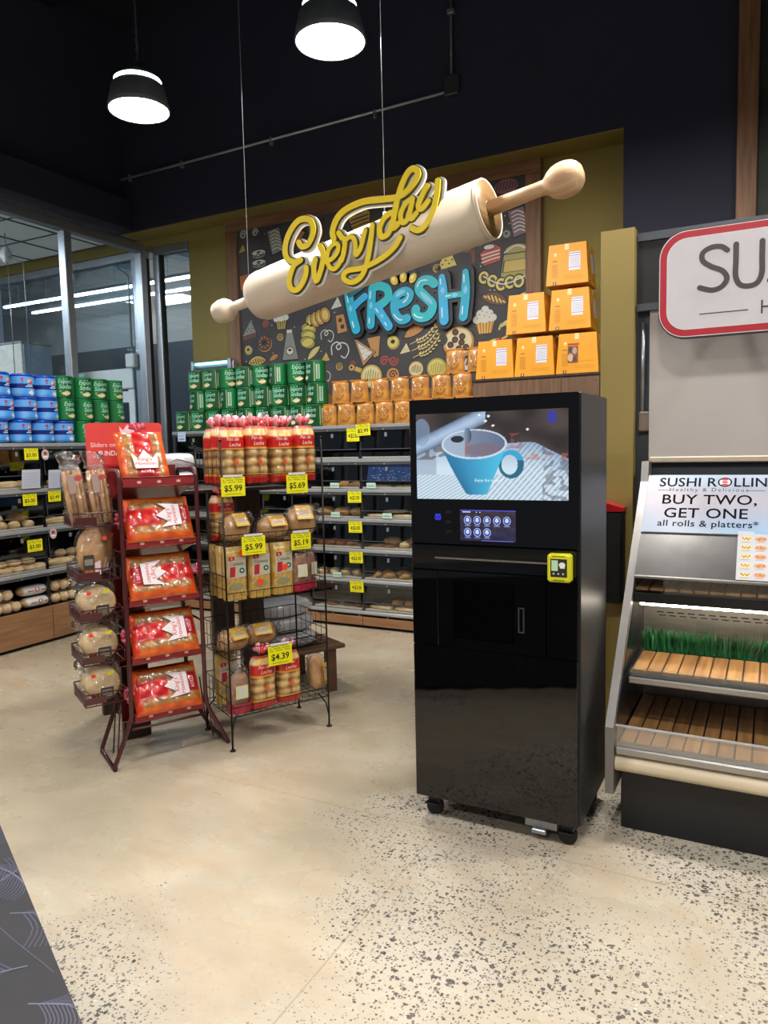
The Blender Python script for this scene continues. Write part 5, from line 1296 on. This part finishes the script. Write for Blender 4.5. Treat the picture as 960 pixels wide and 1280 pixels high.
for v, z in ((.3, .19), (.3, .62), (.3, 1.05), (.3, 1.42), (0, .19)): MB().tube([(.10, v, z), (.49, v, z)], .007, 8).build('cross_bar', MAROON, rk)
TZ = [1.43, 1.12, .825, .525, .222]
for z in TZ:
    m = MB()
    m.box(.115, .475, -.006, -.001, z, z + .045, b=.001)
    m.add([(.115, -.001, z + .004), (.475, -.001, z + .004), (.475, .27, z - .075), (.115, .27, z - .075), (.115, -.001, z), (.475, -.001, z), (.475, .27, z - .079), (.115, .27, z - .079)], [(0, 1, 2, 3), (7, 6, 5, 4), (4, 5, 1, 0), (5, 6, 2, 1), (6, 7, 3, 2), (7, 4, 0, 3)])
    m.add([(.115, .27, z - .079), (.475, .27, z - .079), (.475, .285, z + .1), (.115, .285, z + .1), (.115, .275, z - .079), (.475, .275, z - .079), (.475, .29, z + .1), (.115, .29, z + .1)], [(0, 1, 2, 3), (7, 6, 5, 4), (4, 5, 1, 0), (5, 6, 2, 1), (6, 7, 3, 2), (7, 4, 0, 3)])
    m.tube([(.112, -.006, z + .045), (.478, -.006, z + .045)], .004, 6).tube([(.112, -.006, z), (.478, -.006, z)], .004, 6)
    tr = m.build('tray', MAROONT, rk)
    s = MB().at(T(0, -.0062, z) @ FR); s.prism([(.117, .005), (.473, .005), (.473, .04), (.117, .04)], 0, .0006, H('#8e2024'))
    for k in range(3): crown(s, .195 + k * .1, .022, .022, .014, .0006, H('#dcb9a8'))
    s.build('price_strip', PRINT, tr)
hc = MB(); hc.T = T(.02, .316, 1.44) @ FR
hc.prism(rrect(0, .40, 0, .32, .02), -.004, 0, H('#e2443f'))
crown(hc, .215, .275, .085, .062, 0, H('#f3d6da')); hc.text('Sliders on', .034, .022, .205, .0006, H('#f6dede'), 'L', sx=.95)
hc.text('SUNDAY', .036, .06, .16, .0006, H('#f9ecec'), 'L', sx=.9, bold=.02)
hc.prism([(.06, .02), (.34, .02), (.34, .10), (.06, .10)], 0, .0005, H('#c52a2e'))
hc.build('header_card', PRINT, rk)
# side baskets
SB = [1.245, .974, .772, .555, .348]
for z in SB:
    m = MB(); u0, u1, v0, v1 = -.115, .084, .01, .29
    for zz in (z, z + .06 if z != 1.245 else z + .065): m.tube([(u1, v0, zz), (u0, v0, zz), (u0, v1, zz), (u1, v1, zz)], .0035, 6, closed=True)
    for k in range(8): m.tube([(u0, v0 + k * .04, z + .06), (u0, v0 + k * .04, z), (u1, v0 + k * .04, z)], .002, 5)
    for k in range(5): m.tube([(u0 + k * .0498, v0, z + .06), (u0 + k * .0498, v0, z)], .002, 5)
    m.box(u0 + .002, u0 + .004, v0, v1, z + .003, z + .05).box(u0, u1 - .1, v0 - .003, v0 - .001, z + .01, z + .045)
    m.build('side_basket', MAROON, rk)
# rolls packs
BUN = H('#96622c'); BUN2 = H('#bd8a4c')
def roll_pack():
    t = thing('sweet_roll_pack', 'x', 'bread pack')
    W, Hh, D = .245, .345, .055
    def col(u, v):
        n = noise.noise(Vector((u * 7, v * 9, 3)))
        x = u; y = v
        c = mixc(H('#d9480a'), H('#ee6a16'), .5 + n)
        inwin = .13 < x < .87 and .06 < y < .90
        if inwin:
            c = mixc(BUN, BUN2, .5 + .5 * sin(x * 3 * 2 * pi * 1.0) * sin(y * 4 * 2 * pi * .9) + n * .4)
            if abs((y * 4.6) % 1 - .5) > .42: c = mixc(c, H('#7d4c20'), .5)
        if y > .90: c = mixc(H('#c8231a'), H('#e8590f'), .5 + n)
        if .32 < x < .68 and .48 < y < .95: c = mixc(H('#b80f14'), H('#e0281e'), .5 + n * 1.8)
        if .3 < x < .72 and .05 < y < .20: c = H('#b8141e')
        return c
    def hgt(u, v):
        e = (max(0, 1 - abs(2 * u - 1) ** 5) * max(0, 1 - abs(2 * v - 1) ** 5)) ** .5
        return D * (.62 * e + .16 * e * abs(sin(u * pi * 3)) * abs(sin(v * pi * 4)) + .04 * noise.noise(Vector((u * 8, v * 8, 0))) * e)
    b = MB()
    b.grid(28, 36, lambda u, v: (((u - .5) * W, -hgt(u, v), v * Hh), col(u, v)))
    b.grid(10, 12, lambda u, v: (((u - .5) * W, .02 * max(0, 1 - abs(2 * u - 1) ** 6) * max(0, 1 - abs(2 * v - 1) ** 6), v * Hh), H('#e0661c')), flip=True)
    pw = b.build('printed_wrap', FILMP, t)
    l = MB(); l.T = T(0, -D * .82, 0) @ FR
    crown(l, 0, .36 * Hh, .135, .115, 0, H('#e8dfe2'), .0012)
    l.text("King's", .034, -.004, .365 * Hh, .0013, H('#d2492f'), sx=.95, shear=.2, bold=.01)
    l.text('Hawaiian', .031, -.002, .29 * Hh, .0013, H('#d2492f'), sx=.95, shear=.2, bold=.01)
    l.text('ROLLS', .022, 0, .13 * Hh, .0013, H('#efc9cd'))
    l.build('label', PRINT, pw)
    q = MB()
    for k in range(7):
        a = (k - 3) * .32
        pts_ = [(0, -.008, Hh - .004), (.016 * sin(a), -.012 + .004 * (-1) ** k, Hh + .018), (.05 * sin(a), -.02 + .012 * (-1) ** k, Hh + .035 * cos(a) + .010)]
        q.tube(pts_, [.013, .007, .010], 6, col=[H('#c21c34'), H('#d85a78'), H('#c9566c')][k % 3])
    q.build('twisted_end', FILMP, t)
    return Proto(t)
RP = roll_pack()
tl = RX(-radians(38))
put_in(RP, RA, .245, .03, 1.450, RX(-radians(28)), 'orange and red pack of rolls standing upright on the top tray of the red rack', scale=(1, 1, .84))
LDS = [(1.12, -1, 'orange roll pack lying sideways on the second tray from the top, crown pointing left'), (.825, 1, 'orange roll pack lying sideways on the middle tray of the red rack, crown pointing right'), (.525, -1, 'orange and red pack of rolls lying sideways on the fourth tray of the red rack'), (.222, -1, 'orange and red pack of rolls lying sideways on the lowest tray of the red rack')]
for z, sg, lab in LDS:
    put_in(RP, RA, .295 - sg * .1725, .050, z + .135, RX(-radians(30)) @ RY(sg * pi / 2), lab, 'roll packs on the red rack')
# flatbread packs in the side baskets
def flat_pack():
    t = thing('flatbread_pack', 'x', 'bread pack')
    m = MB()
    for i in range(5):
        m.T = T(0, .02 + i * .022, .098) @ RX(pi / 2 + .05 * (i - 2)); m.lathe([(0, -.008), (.085, -.008), (.094, 0), (.085, .008), (0, .008)], 28)
    m.build('flatbreads', CRUSTP, t)
    f = MB(); f.blob((0, .065, .108), (.102, .075, .113), 24, 14, nz=.16, sq=.55); f.blob((-.05, .1, .2), (.06, .05, .06), 14, 8, nz=.8, seed=5); f.build('clear_bag', FILM, t)
    l = MB(); l.T = T(0, -.011, 0) @ FR; l.prism([(-.03, .02), (.045, .02), (.045, .085), (-.02, .085)], 0, .001, H('#3b3733'))
    for i in range(4): l.prism([(-.015, .03 + i * .012), (.035, .03 + i * .012), (.035, .034 + i * .012), (-.015, .034 + i * .012)], .001, .0014, H('#a79f8c'))
    l.prism([(-.075, .01), (-.035, .01), (-.03, .06), (-.07, .05)], 0, .001, H('#6e1f24')); l.ell(-.055, .165, .013, .012, 0, .001, H('#f03a22')); l.ell(.035, .17, .02, .012, 0, .001, H('#d8c81e'), .3)
    l.build('label', PRINT, t)
    return Proto(t)
FP_ = flat_pack()
for z, n in ((.772, 'third red-rack side basket from the top'), (.555, 'fourth red-rack side basket from the top'), (.348, 'lowest red-rack side basket')):
    put_in(FP_, RA, -.015, .05, z + .006, None, 'clear bag of round flatbreads in the %s' % n, 'flatbread bags', scale=(.93, 1.25, .84 if z < .7 else .80))
# oval loaf bag in the second side basket
t = thing('bagged_loaf', 'x', 'bread bag')
MB().blob((0, 0, .13), (.068, .03, .128), 20, 12, nz=.12).build('loaf', CRUST, t)
MB().blob((0, 0, .13), (.078, .042, .142), 20, 12, nz=.14, sq=.8).build('clear_bag', FILM, t)
m = MB(); m.T = T(0, -.0435, 0) @ FR; m.prism([(-.05, .02), (.0, .02), (-.0, .12), (-.05, .12)], 0, .001, H('#3a3530')).prism([(-.045, .03), (-.005, .03), (-.005, .05), (-.045, .05)], .001, .0014, H('#b9662c')).prism([(-.045, .07), (-.005, .07), (-.005, .1), (-.045, .1)], .001, .0014, H('#8d8474')).prism([(.003, .015), (.03, .02), (.03, .09), (.003, .08)], 0, .001, H('#e3c9cf')).ell(.055, .2, .011, .011, 0, .001, H('#f04a2a'))
m.build('label', PRINT, t)
LF = Proto(t)
put_in(LF, RA, -.03, .09, .98, None, 'clear bag with an oval golden loaf in the second side basket, the nearer one', 'oval loaf bags')
put_in(LF, RA, .035, .22, .98, None, 'clear bag with an oval golden loaf in the second side basket, the farther one', 'oval loaf bags')
# long breadsticks
t = thing('breadstick_bag', 'x', 'bread bag')
m = MB()
for i in range(4): m.tube([(-.036 + i * .024, .0 + (i % 2) * .02, .005), (-.037 + i * .0245, (i % 2) * .02, .14), (-.036 + i * .024, (i % 2) * .02, .27)], [.010, .0125, .009], 10)
m.build('breadsticks', CRUST, t)
MB().blob((0, .01, .145), (.056, .034, .15), 18, 14, nz=.1, sq=.6).blob((0, .01, .31), (.05, .035, .045), 14, 8, nz=.9, seed=3).build('clear_bag', FILM, t)
m = MB(); m.T = T(0, -.025, 0) @ FR; m.prism([(-.03, .16), (.0, .16), (.01, .25), (-.03, .25)], 0, .001, H('#a88f86')); m.ell(.02, .23, .02, .014, 0, .001, H('#b34a44')); m.build('label', PRINT, t)
SK = Proto(t)
for u, v, a, n in ((-.075, .06, -.13, 'nearest and leftmost one'), (.03, .06, -.1, 'one beside the maroon post'), (-.06, .17, -.12, 'farther one')):
    put_in(SK, RA, u, v, 1.252, RY(a), 'clear bag of breadsticks in the top side basket, the %s' % n, 'breadstick bags')

# ---------------------------------------------------------------- wire rack
wr = thing('wire_bread_rack', 'black wire bread rack with five baskets standing right of the red rack', 'rack', (-2.520, 2.963, 0), ANG)
UL, UR, VB = .015, .605, .38
for u, v, zt in ((UL, 0, 1.65), (UR, 0, 1.66), (UL, VB, 1.62), (UR, VB, 1.62)):
    MB().tube([(u, v, .004), (u, v, zt)], .0055, 8).blob((u, v, zt + .003), (.009, .009, .007), 10, 6).at(T(u, v, 0)).lathe([(0, 0), (.016, 0), (.014, .008), (.006, .012), (.0, .012)], 16).build('post', WIRE, wr)
for u, s in ((UL, 1), (UR, -1)):
    for v, s2 in ((0, 1), (VB, -1)):
        MB().tube([(u, v, .06), (u + s * .012, v + s2 * .01, .14), (u + s * .05, v + s2 * .03, .20)], .004, 6).build('leg_brace', WIRE, wr)
WZ = [(1.418, .05, .185), (1.103, .055, .12), (.800, .05, .14), (.495, .05, .16), (.182, .05, .16)]
for z, h, hs in WZ:
    m = MB()
    for zz in (z, z + h): m.tube([(UL, 0, zz), (UR, 0, zz)], .003, 6)
    for v in (.0, VB): m.tube([(UL, v, z), (UR, v, z)], .003, 6)
    m.tube([(UL, VB, z + hs), (UR, VB, z + hs)], .003, 6)
    if z > 1.4: m.tube([(UL, 0, z + hs), (UR, 0, z + hs)], .002, 6)
    n = 14
    for i in range(1, n): 
        u = UL + (UR - UL) * i / n
        m.tube([(u, 0, z + h), (u, 0, z), (u, VB, z), (u, VB, z + hs)], .0016, 4)
    for u in (UL, UR):
        for zz in (z, z + hs, z + hs / 2): m.tube([(u, 0, zz if zz != z + hs / 2 else zz), (u, VB, zz)], .0025, 5)
        for i in range(1, 6): m.tube([(u, VB * i / 6, z), (u, VB * i / 6, z + hs)], .0016, 4)
    for i in range(1, 6): m.tube([(UL, VB * i / 6, z), (UR, VB * i / 6, z)], .0016, 4)
    m.build('basket', WIRE, wr)
def roll_bag():
    t = thing('roll_bag', 'x', 'bread bag')
    W, Hh, D = .142, .29, .088
    def col(u, v, face):
        n = noise.noise(Vector((u * 8, v * 9, 7)))
        if v < .14: return mixc(H('#d3231a'), H('#a5161a'), .4 + n)
        if v < .165: return H('#e8b03a')
        if v < .60:
            k = (v - .165) / .435
            c = mixc(H('#caa05c'), H('#9a6a30'), .45 + n * .8)
            rr = ((k * 3) % 1 - .5) / .5; cc_ = ((u + .06 * sin(int(k * 3) * 2.)) * 2 % 1 - .5) / .5; dd = rr * rr * .9 + cc_ * cc_ * .9
            c = mixc(H('#dcb878'), H('#7a4c22'), dd ** 1.2 * .9 + n * .4)  # each roll gets a painted oval highlight and darkened edges
            if ((u - .55) / .1) ** 2 + ((k - .5) / .08) ** 2 < 1 and face: c = H('#e0562c')
            return c
        if v < .62: return H('#e8a43a')
        if v < .85: return mixc(H('#d6261c'), H('#b3161c'), .35 + n)
        if v < .97: return mixc(H('#f0c03c'), H('#ecdcb0'), .5 + n * 1.8)
        return H('#e05a52')
    def hh(u, v):
        e = max(0, 1 - abs(2 * u - 1) ** 4) ** .5
        k = .165 < v < .6
        return D / 2 * e * (1 - .35 * max(0, (v - .8) / .2)) * (1 - .25 * (v < .04)) + (.008 * abs(sin((v - .165) / .435 * 3 * pi)) * abs(sin(u * 2 * pi)) if k else 0)
    b = MB()
    b.grid(20, 34, lambda u, v: (((u - .5) * W * (1 - .22 * max(0, (v - .86) / .14)), -hh(u, v), v * Hh), col(u, v, 1)))
    b.grid(20, 34, lambda u, v: (((u - .5) * W * (1 - .22 * max(0, (v - .86) / .14)), hh(u, v), v * Hh), col(u, v, 0)), flip=True)
    pw = b.build('printed_bag', FILMP, t)
    l = MB(); l.T = T(0, -D / 2 - .001, 0) @ FR
    l.text('Pan de', .026, -.008, .74 * Hh + .016, 0, H('#f4d4c4'), shear=.25, bold=.005); l.text('Leche', .028, .004, .74 * Hh - .012, 0, H('#f4d4c4'), shear=.25, bold=.005)
    l.build('label', PRINT, pw)
    k = MB(); 
    for i in range(9):
        a = i * .7; k.tube([(0, 0, Hh - .01), (.018 * cos(a), .018 * sin(a), Hh + .018), (.042 * cos(a + .3), .034 * sin(a + .3), Hh + .03 + .014 * (i % 3))], [.012, .008, .013], 6, col=mixc(H('#e03040'), H('#f4a8b0'), (i % 3) / 2))
    k.blob((0, 0, Hh + .026), (.024, .022, .022), 12, 8, col=H('#cf1f28'), nz=.6)
    k.build('gathered_top', FILMP, t)
    return Proto(t)
RBG = roll_bag()
nn = ['leftmost', 'second', 'third', 'rightmost']
for j, v in enumerate((.065, .175, .285)):
    for i, u in enumerate((.10, .235, .38, .525)):
        if j == 1 and i == 3: continue
        put_in(RBG, WA, u + rnd(-.004, .004), v, 1.424, RZ(rnd(-.08, .08)) if i else RZ(rnd(-.05, .05)), 'red-banded roll bag in the top wire basket, %s of the %s row' % (nn[i], ['front', 'middle', 'back'][j]), 'roll bags in the top basket', scale=(.92 if i else .98, 1, 1.02 + .03 * ((i + j) % 2)))
put_in(RBG, WA, .225, .06, .188, RZ(.05), 'bag of rolls with red bands in the lowest basket, left of its twin', 'roll bags in the lowest basket')
put_in(RBG, WA, .38, .06, .188, RZ(-.05), 'bag of rolls with red bands in the lowest basket, right of its twin', 'roll bags in the lowest basket')
put_in(RBG, WA, .10, .24, 1.110, RZ(.1), 'bag of rolls with red bands standing at the left of the second basket', scale=(1, 1, .85))
# yellow-labelled loaf bags
t = thing('loaf_bag', 'x', 'bread bag')
MB().blob((0, 0, .062), (.092, .058, .06), 22, 12, nz=.12, sq=.75, fl=.9).build('loaf', CRUST, t)
MB().blob((0, 0, .066), (.105, .068, .068), 22, 12, nz=.14, sq=.75).blob((.09, 0, .1), (.035, .04, .03), 12, 8, nz=.8).build('clear_bag', FILM, t)
m = MB(); m.T = T(0, -.052, .09) @ FR @ RX(-.75); m.prism([(-.05, -.03), (.05, -.03), (.05, .045), (-.05, .045)], .008, .009, H('#d6a521')).prism([(-.035, -.02), (.035, -.02), (.035, .015), (-.035, .015)], .009, .0094, H('#d8c9a8'))
for i in range(4): m.prism([(-.03, -.015 + i * .008), (.03, -.015 + i * .008), (.03, -.012 + i * .008), (-.03, -.012 + i * .008)], .0094, .0098, H('#9a7a3a'))
m.build('label', PRINT, t); LB = Proto(t)
put_in(LB, WA, .34, .10, 1.110, RZ(.1), 'clear-bagged brown loaf with a yellow label in the middle of the second basket', 'yellow-labelled loaves')
put_in(LB, WA, .515, .10, 1.110, RZ(-.1), 'clear-bagged brown loaf with a yellow label at the right of the second basket', 'yellow-labelled loaves', scale=(.95, 1, 1.35))
put_in(LB, WA, .12, .10, 1.110, RZ(.3), 'clear-bagged brown loaf at the left of the second basket, before the red-banded bag', 'yellow-labelled loaves', scale=(.9, .9, 1.2))
put_in(LB, WA, .105, .16, .502, RZ(.25), 'clear-bagged loaf in the fourth basket, the left one', 'yellow-labelled loaves')
put_in(LB, WA, .275, .18, .502, RZ(-.1), 'clear-bagged loaf in the fourth basket, the right one', 'yellow-labelled loaves')
put_in(LB, WA, .525, .09, .30, RX(-.2) @ RY(pi / 2) @ RZ(0), 'clear-bagged loaf with a yellow label standing at the right of the lowest basket', 'yellow-labelled loaves', scale=(1.05, .85, .9))
# kraft bags
t = thing('ciabatta_bag', 'x', 'bread bag')
W, Hh, D = .125, .285, .075
def kc(u, v):
    n = noise.noise(Vector((u * 6, v * 8, 9)))
    c = mixc(H('#c39a45'), H('#dcbc72'), .5 + n)
    if v < .42: c = mixc(c, H('#a87a3a'), .5 + n if noise.noise(Vector((u * 16, v * 16, 2))) > 0 else .1)
    if v < .1: c = mixc(c, H('#c8a048'), .6)
    return c
m = MB()
fe = lambda u, v: D / 2 * max(0, 1 - abs(2 * u - 1) ** 6) ** .5 * (1 - .5 * max(0, (v - .85) / .15))
m.grid(18, 24, lambda u, v: (((u - .5) * W, -fe(u, v), v * Hh), kc(u, v))); m.grid(18, 24, lambda u, v: (((u - .5) * W, fe(u, v), v * Hh), kc(u, v)), flip=True)
pw = m.build('printed_bag', FILMP, t)
m = MB(); m.T = T(0, -D / 2 - .0008, 0) @ FR
m.prism([(-.05, .115), (.05, .125), (.052, .235), (-.05, .225)], 0, .0006, H('#b9b09a'))
m.text('Ciabatta', .026, .0, .197, .0008, H('#4a4c44'), sx=.9, shear=.1, bold=.01)
m.prism([(-.045, .212), (-.012, .215), (-.012, .236), (-.045, .234)], .0006, .001, H('#a8202c')).text('fs', .018, -.028, .224, .0012, H('#f2d6d0'), shear=.2)
m.prism([(-.042, .125), (-.012, .128), (-.008, .182), (-.038, .18)], .0006, .001, H('#b02430')); m.ell(.028, .158, .015, .015, .0006, .001, H('#1d5a50')); m.ell(.028, .158, .006, .006, .001, .0013, H('#b9cfc4'))
m.ell(-.005, .075, .04, .02, 0, .0005, H('#8f8a66'))
m.build('label', PRINT, pw); CB = Proto(t)
for j, v in enumerate((.055, .15, .245)):
    for i, u in enumerate((.085, .225, .36)):
        o = put_in(CB, WA, u, v, .806, RZ(rnd(-.03, .03)), 'tan bread bag with grey label in the middle wire basket, %s of the %s row' % (['left', 'centre', 'right'][i], ['front', 'middle', 'back'][j]), 'tan bread bags')
for i, (u, v, z, lab) in enumerate([(.135, .045, 1.055, 'round red-orange sticker high on the left tan bread bag'), (.235, .015, .89, 'round red-orange sticker low on the centre tan bread bag'), (.385, .015, .955, 'round red-orange sticker on the right tan bread bag')]):
    o = MB().at(FR).ell(0, 0, .018, .018, -.0008, 0, H('#ee4a1e'), n=24).build('round_sticker', PRINT); mm = WA @ T(u - .02, .0145, z)
    o.location = mm.translation; o.rotation_euler = (0, 0, ANG); tag(o, lab, 'sticker')
# translucent bread bags with red base
t = thing('sliced_bread_bag', 'x', 'bread bag')
MB().blob((0, 0, .115), (.05, .032, .095), 18, 12, nz=.1, sq=.7).build('bread', M('mottled_bread', '#b98a6a', .6, col2='#8a5a48', scale=24), t)
m = MB(); m.grid(16, 4, lambda u, v: ((.057 * cos(2 * pi * u), .04 * sin(2 * pi * u), v * .05), H('#b01f3c'))); m.build('red_base', FILMP, t)
MB().blob((0, 0, .12), (.058, .042, .118), 20, 12, nz=.12, sq=.7).blob((0, 0, .26), (.03, .025, .045), 12, 8, nz=.8, seed=2).build('clear_bag', FILM, t)
m = MB(); m.T = T(0, -.0415, 0) @ FR; m.prism([(-.03, .08), (.03, .08), (.03, .15), (-.03, .15)], 0, .001, H('#d8d2a8')); m.ell(.0, .12, .018, .014, .001, .0014, H('#c9cfd2')); m.build('label', PRINT, t)
SBG = Proto(t)
put_in(SBG, WA, .475, .06, .806, None, 'clear bread bag with a red base in the middle basket, beside the tan bags')
put_in(SBG, WA, .555, .10, .806, RZ(.4), 'clear bread bag with a red base at the right end of the middle basket', scale=(.8, 1, 1.0))
put_in(SBG, WA, .085, .06, .188, None, 'pinkish clear bread bag with a red base in the left of the lowest basket', scale=(1.15, 1.1, 1.02))
put_in(CB, WA, .09, .25, .188, None, 'tan bag of bread at the back of the lowest basket')
# shelf liners
def wtag(txt, u, z, w, h, lab):
    o = tagmesh(txt, w, h).build('price_tag', PRINT); mm = WA @ T(u, -.011, z); o.location = mm.translation; o.rotation_euler = (0, 0, ANG); tag(o, lab, 'price tag')
    c = MB().box(w * .1, w * .9, -.002, .006, h + .001, h + .012, col=H('#d5d8dc')).build('tag_holder', PRINT, o)
wtag('$5.99', .006, 1.362, .132, .10, 'large yellow $5.99 price tag at the left of the top wire basket')
wtag('$5.69', .379, 1.360, .128, .10, 'large yellow $5.69 price tag at the right of the top wire basket')
wtag('$5.99', .107, 1.047, .134, .098, 'large yellow $5.99 price tag in the middle of the second wire basket')
wtag('$5.19', .396, 1.047, .120, .092, 'large yellow $5.19 price tag at the right of the second wire basket')
wtag('$4.39', .234, .423, .143, .11, 'large yellow $4.39 price tag on the fourth wire basket')

# ---------------------------------------------------------------- dark wooden display stand behind the racks
mm = WA @ T(0, 0, 0)
ds = thing('display_stand', 'dark wooden display stand with two decks behind both bread racks', 'display stand', tuple(WA.translation), ANG)
for u0, u1 in ((.30, .45), (-.42, -.27)):
    MB().box(u0, u1, .50, .55, 0, 1.355, b=.004).build('post', DARKWOOD, ds)
for u0, u1 in ((.30, .45), (-.42, -.27)):
    MB().box(u0, u1, .98, 1.03, 0, 1.355, b=.004).build('post', DARKWOOD, ds)
MB().box(-.45, .62, .48, 1.06, 1.356, 1.38, b=.004).build('top_deck', DARKWOOD, ds)
MB().box(.455, 1.02, .50, 1.05, .285, .31, b=.004).box(.90, .96, .52, .58, 0, .284).box(.90, .96, .97, 1.03, 0, .284).build('lower_deck', wood('light_deck_wood', '#6a4b33', '#4d3523', 0), ds)
wb = thing('wrapped_bundle', 'x', 'bundle')
MB().blob((0, 0, .052), (.17, .14, .052), 26, 12, nz=.1, sq=.45, fl=.95).build('plastic_wrap', WHITEPL, wb)
MB().tube([(-.14, -.141, .03), (0, -.143, .075), (.14, -.141, .045)], .004, 5).build('wrap_fold', WHITEPL, wb)
WBD = Proto(wb)
for k in range(3): put_in(WBD, WA, .71 - .02 * k, .72, .312 + k * .105, RZ(.1 * k - .1), 'white plastic-wrapped bundle on the low deck behind the wire rack, %s of its stack' % ['bottom', 'middle', 'top'][k], 'white bundles low behind the wire rack', scale=(1, 1, 1))
for k in range(2): put_in(WBD, WA, -.04, .72, 1.381 + k * .105, RZ(.1 * k), 'white plastic-wrapped bundle on the upper deck between the two racks, %s one' % ['lower', 'upper'][k], 'white bundles on the upper deck', scale=(.8, 1, 1))
put_in(WBD, WA, .46, .70, 1.381, RZ(.2), 'white plastic-wrapped bundle on the upper deck behind the top wire basket', scale=(.7, .8, .6))

# ---------------------------------------------------------------- table with dark cloth in the near left corner
TA = atan2(-.26, .524)
P0 = Vector((-1.565, 1.026, .75)); dv = Vector((cos(TA), sin(TA), 0)); nv = Vector((sin(TA), -cos(TA), 0))
TT = T(P0.x, P0.y, 0) @ RZ(TA)      # x along the far edge, -y towards the camera side
TX0, TX1, TY = -.7, .90, -.62
tb = thing('table', 'folding table hidden under the dark patterned cloth in the near left corner', 'table', tuple(P0 * 1 - Vector((0, 0, .75))), TA)
MB().box(TX0 + .01, TX1 - .01, TY + .01, -.01, .715, .742, b=.004).build('tabletop', WHITEP, tb)
for x in (TX0 + .06, TX1 - .06):
    for y in (TY + .06, -.06): MB().tube([(x, y, 0), (x, y, .714)], .013, 8).build('leg', ALUDARK, tb)
ct = MB(); CG = H('#17151a')
def clc(p): return mixc(CG, H('#211c1d'), .5 + noise.noise(Vector((p[0] * 5, p[1] * 5, 0))))
ct.grid(40, 20, lambda u, v: ((TX0 + u * (TX1 - TX0), TY + v * (0 - TY), .7485), clc((u * 3, v * 2))))
per = []
N_ = 60
def edge(f, n):
    ct.grid(n, 14, f)
w_ = lambda s, v: .018 * sin(s * 28) * v
edge(lambda u, v: ((TX0 + u * (TX1 - TX0), w_(u * 1.6, v) + .004 * v, .7485 - v * .72), clc((u * 3, v))), 90)
edge(lambda u, v: ((TX0 + u * (TX1 - TX0), TY - w_(u * 1.6, v) - .004 * v, .7485 - v * .72), clc((u * 3, v))), 90)
edge(lambda u, v: ((TX1 + w_(u * .7, v) + .004 * v, TY + u * (0 - TY), .7485 - v * .72), clc((u * 2, v))), 40)
edge(lambda u, v: ((TX0 - w_(u * .7, v) - .004 * v, TY + u * (0 - TY), .7485 - v * .72), clc((u * 2, v))), 40)
LC = H('#4d4b60')
def fan(x, y, a, L_, n, spread):
    m = T(x, y, .7487) @ RZ(a); ct.T = m; n0 = len(ct.v)
    ct.rib([(0, 0), (L_ * .5, L_ * .06), (L_, 0)], .0013, 0, .0004, H('#66667c'), n=4)
    for i in range(n):
        for s in (-1, 1):
            t0 = .12 + .85 * i / n; l = L_ * spread * (1 - .55 * t0)
            ct.rib([(L_ * t0, L_ * .05 * sin(pi * t0)), (L_ * t0 + l * .45, s * l * .35 + .0), (L_ * t0 + l * .6, s * l * .85)], (.0010), 0, .0003, LC, n=3)
    ct.T = Matrix(); ct.v[n0:] = [(p[0], min(p[1], -.001), p[2]) for p in ct.v[n0:]]
for k_ in range(9):
    for j_ in range(5):
        fan(-.25 + k_ * .13 + rnd(-.03, .03), -.05 - j_ * .105 + rnd(-.02, .02), rnd(-pi, pi), rnd(.13, .2), 15, rnd(.5, .65))
ct.rib([(.0, -.02), (.3, -.08), (.6, -.01)], .0008, .7488, .7492, LC, n=6); ct.rib([(-.2, -.3), (.2, -.22), (.5, -.3), (.8, -.26)], .0008, .7488, .7492, LC, n=6)
co = ct.build('tablecloth', M('dark_patterned_cloth', attr=True, rough=.5, var=.1)); co.location = (P0.x, P0.y, 0); co.rotation_euler = (0, 0, TA)
tag(co, 'dark grey cloth with pale fan-like line pattern covering the table in the near left corner', 'tablecloth')

# ---------------------------------------------------------------- camera, world, exposure
cam = bpy.data.cameras.new('camera'); co_ = bpy.data.objects.new('camera', cam); COL.objects.link(co_)
Rm = Matrix([[0.885279, -0.021174, 0.464578], [0.464527, 0.088116, -0.881164], [-0.022279, 0.995885, 0.087843]])
co_.matrix_world = T(0, 0, 1.6) @ Rm.to_4x4()
cam.sensor_fit = 'VERTICAL'; cam.sensor_height = 36; cam.sensor_width = 27; cam.lens = 36 * 920 / 1280
cam.clip_start = .02; cam.clip_end = 60
sc0 = bpy.context.scene; sc0.camera = co_
w = bpy.data.worlds.new('world'); sc0.world = w; w.use_nodes = True
w.node_tree.nodes['Background'].inputs['Color'].default_value = (.62, .65, .72, 1)
w.node_tree.nodes['Background'].inputs['Strength'].default_value = .2
sc0.view_settings.view_transform = 'Standard'; sc0.view_settings.look = 'None'; sc0.view_settings.gamma = 1
sc0.view_settings.use_curve_mapping = False
sc0.view_settings.exposure = 0.08
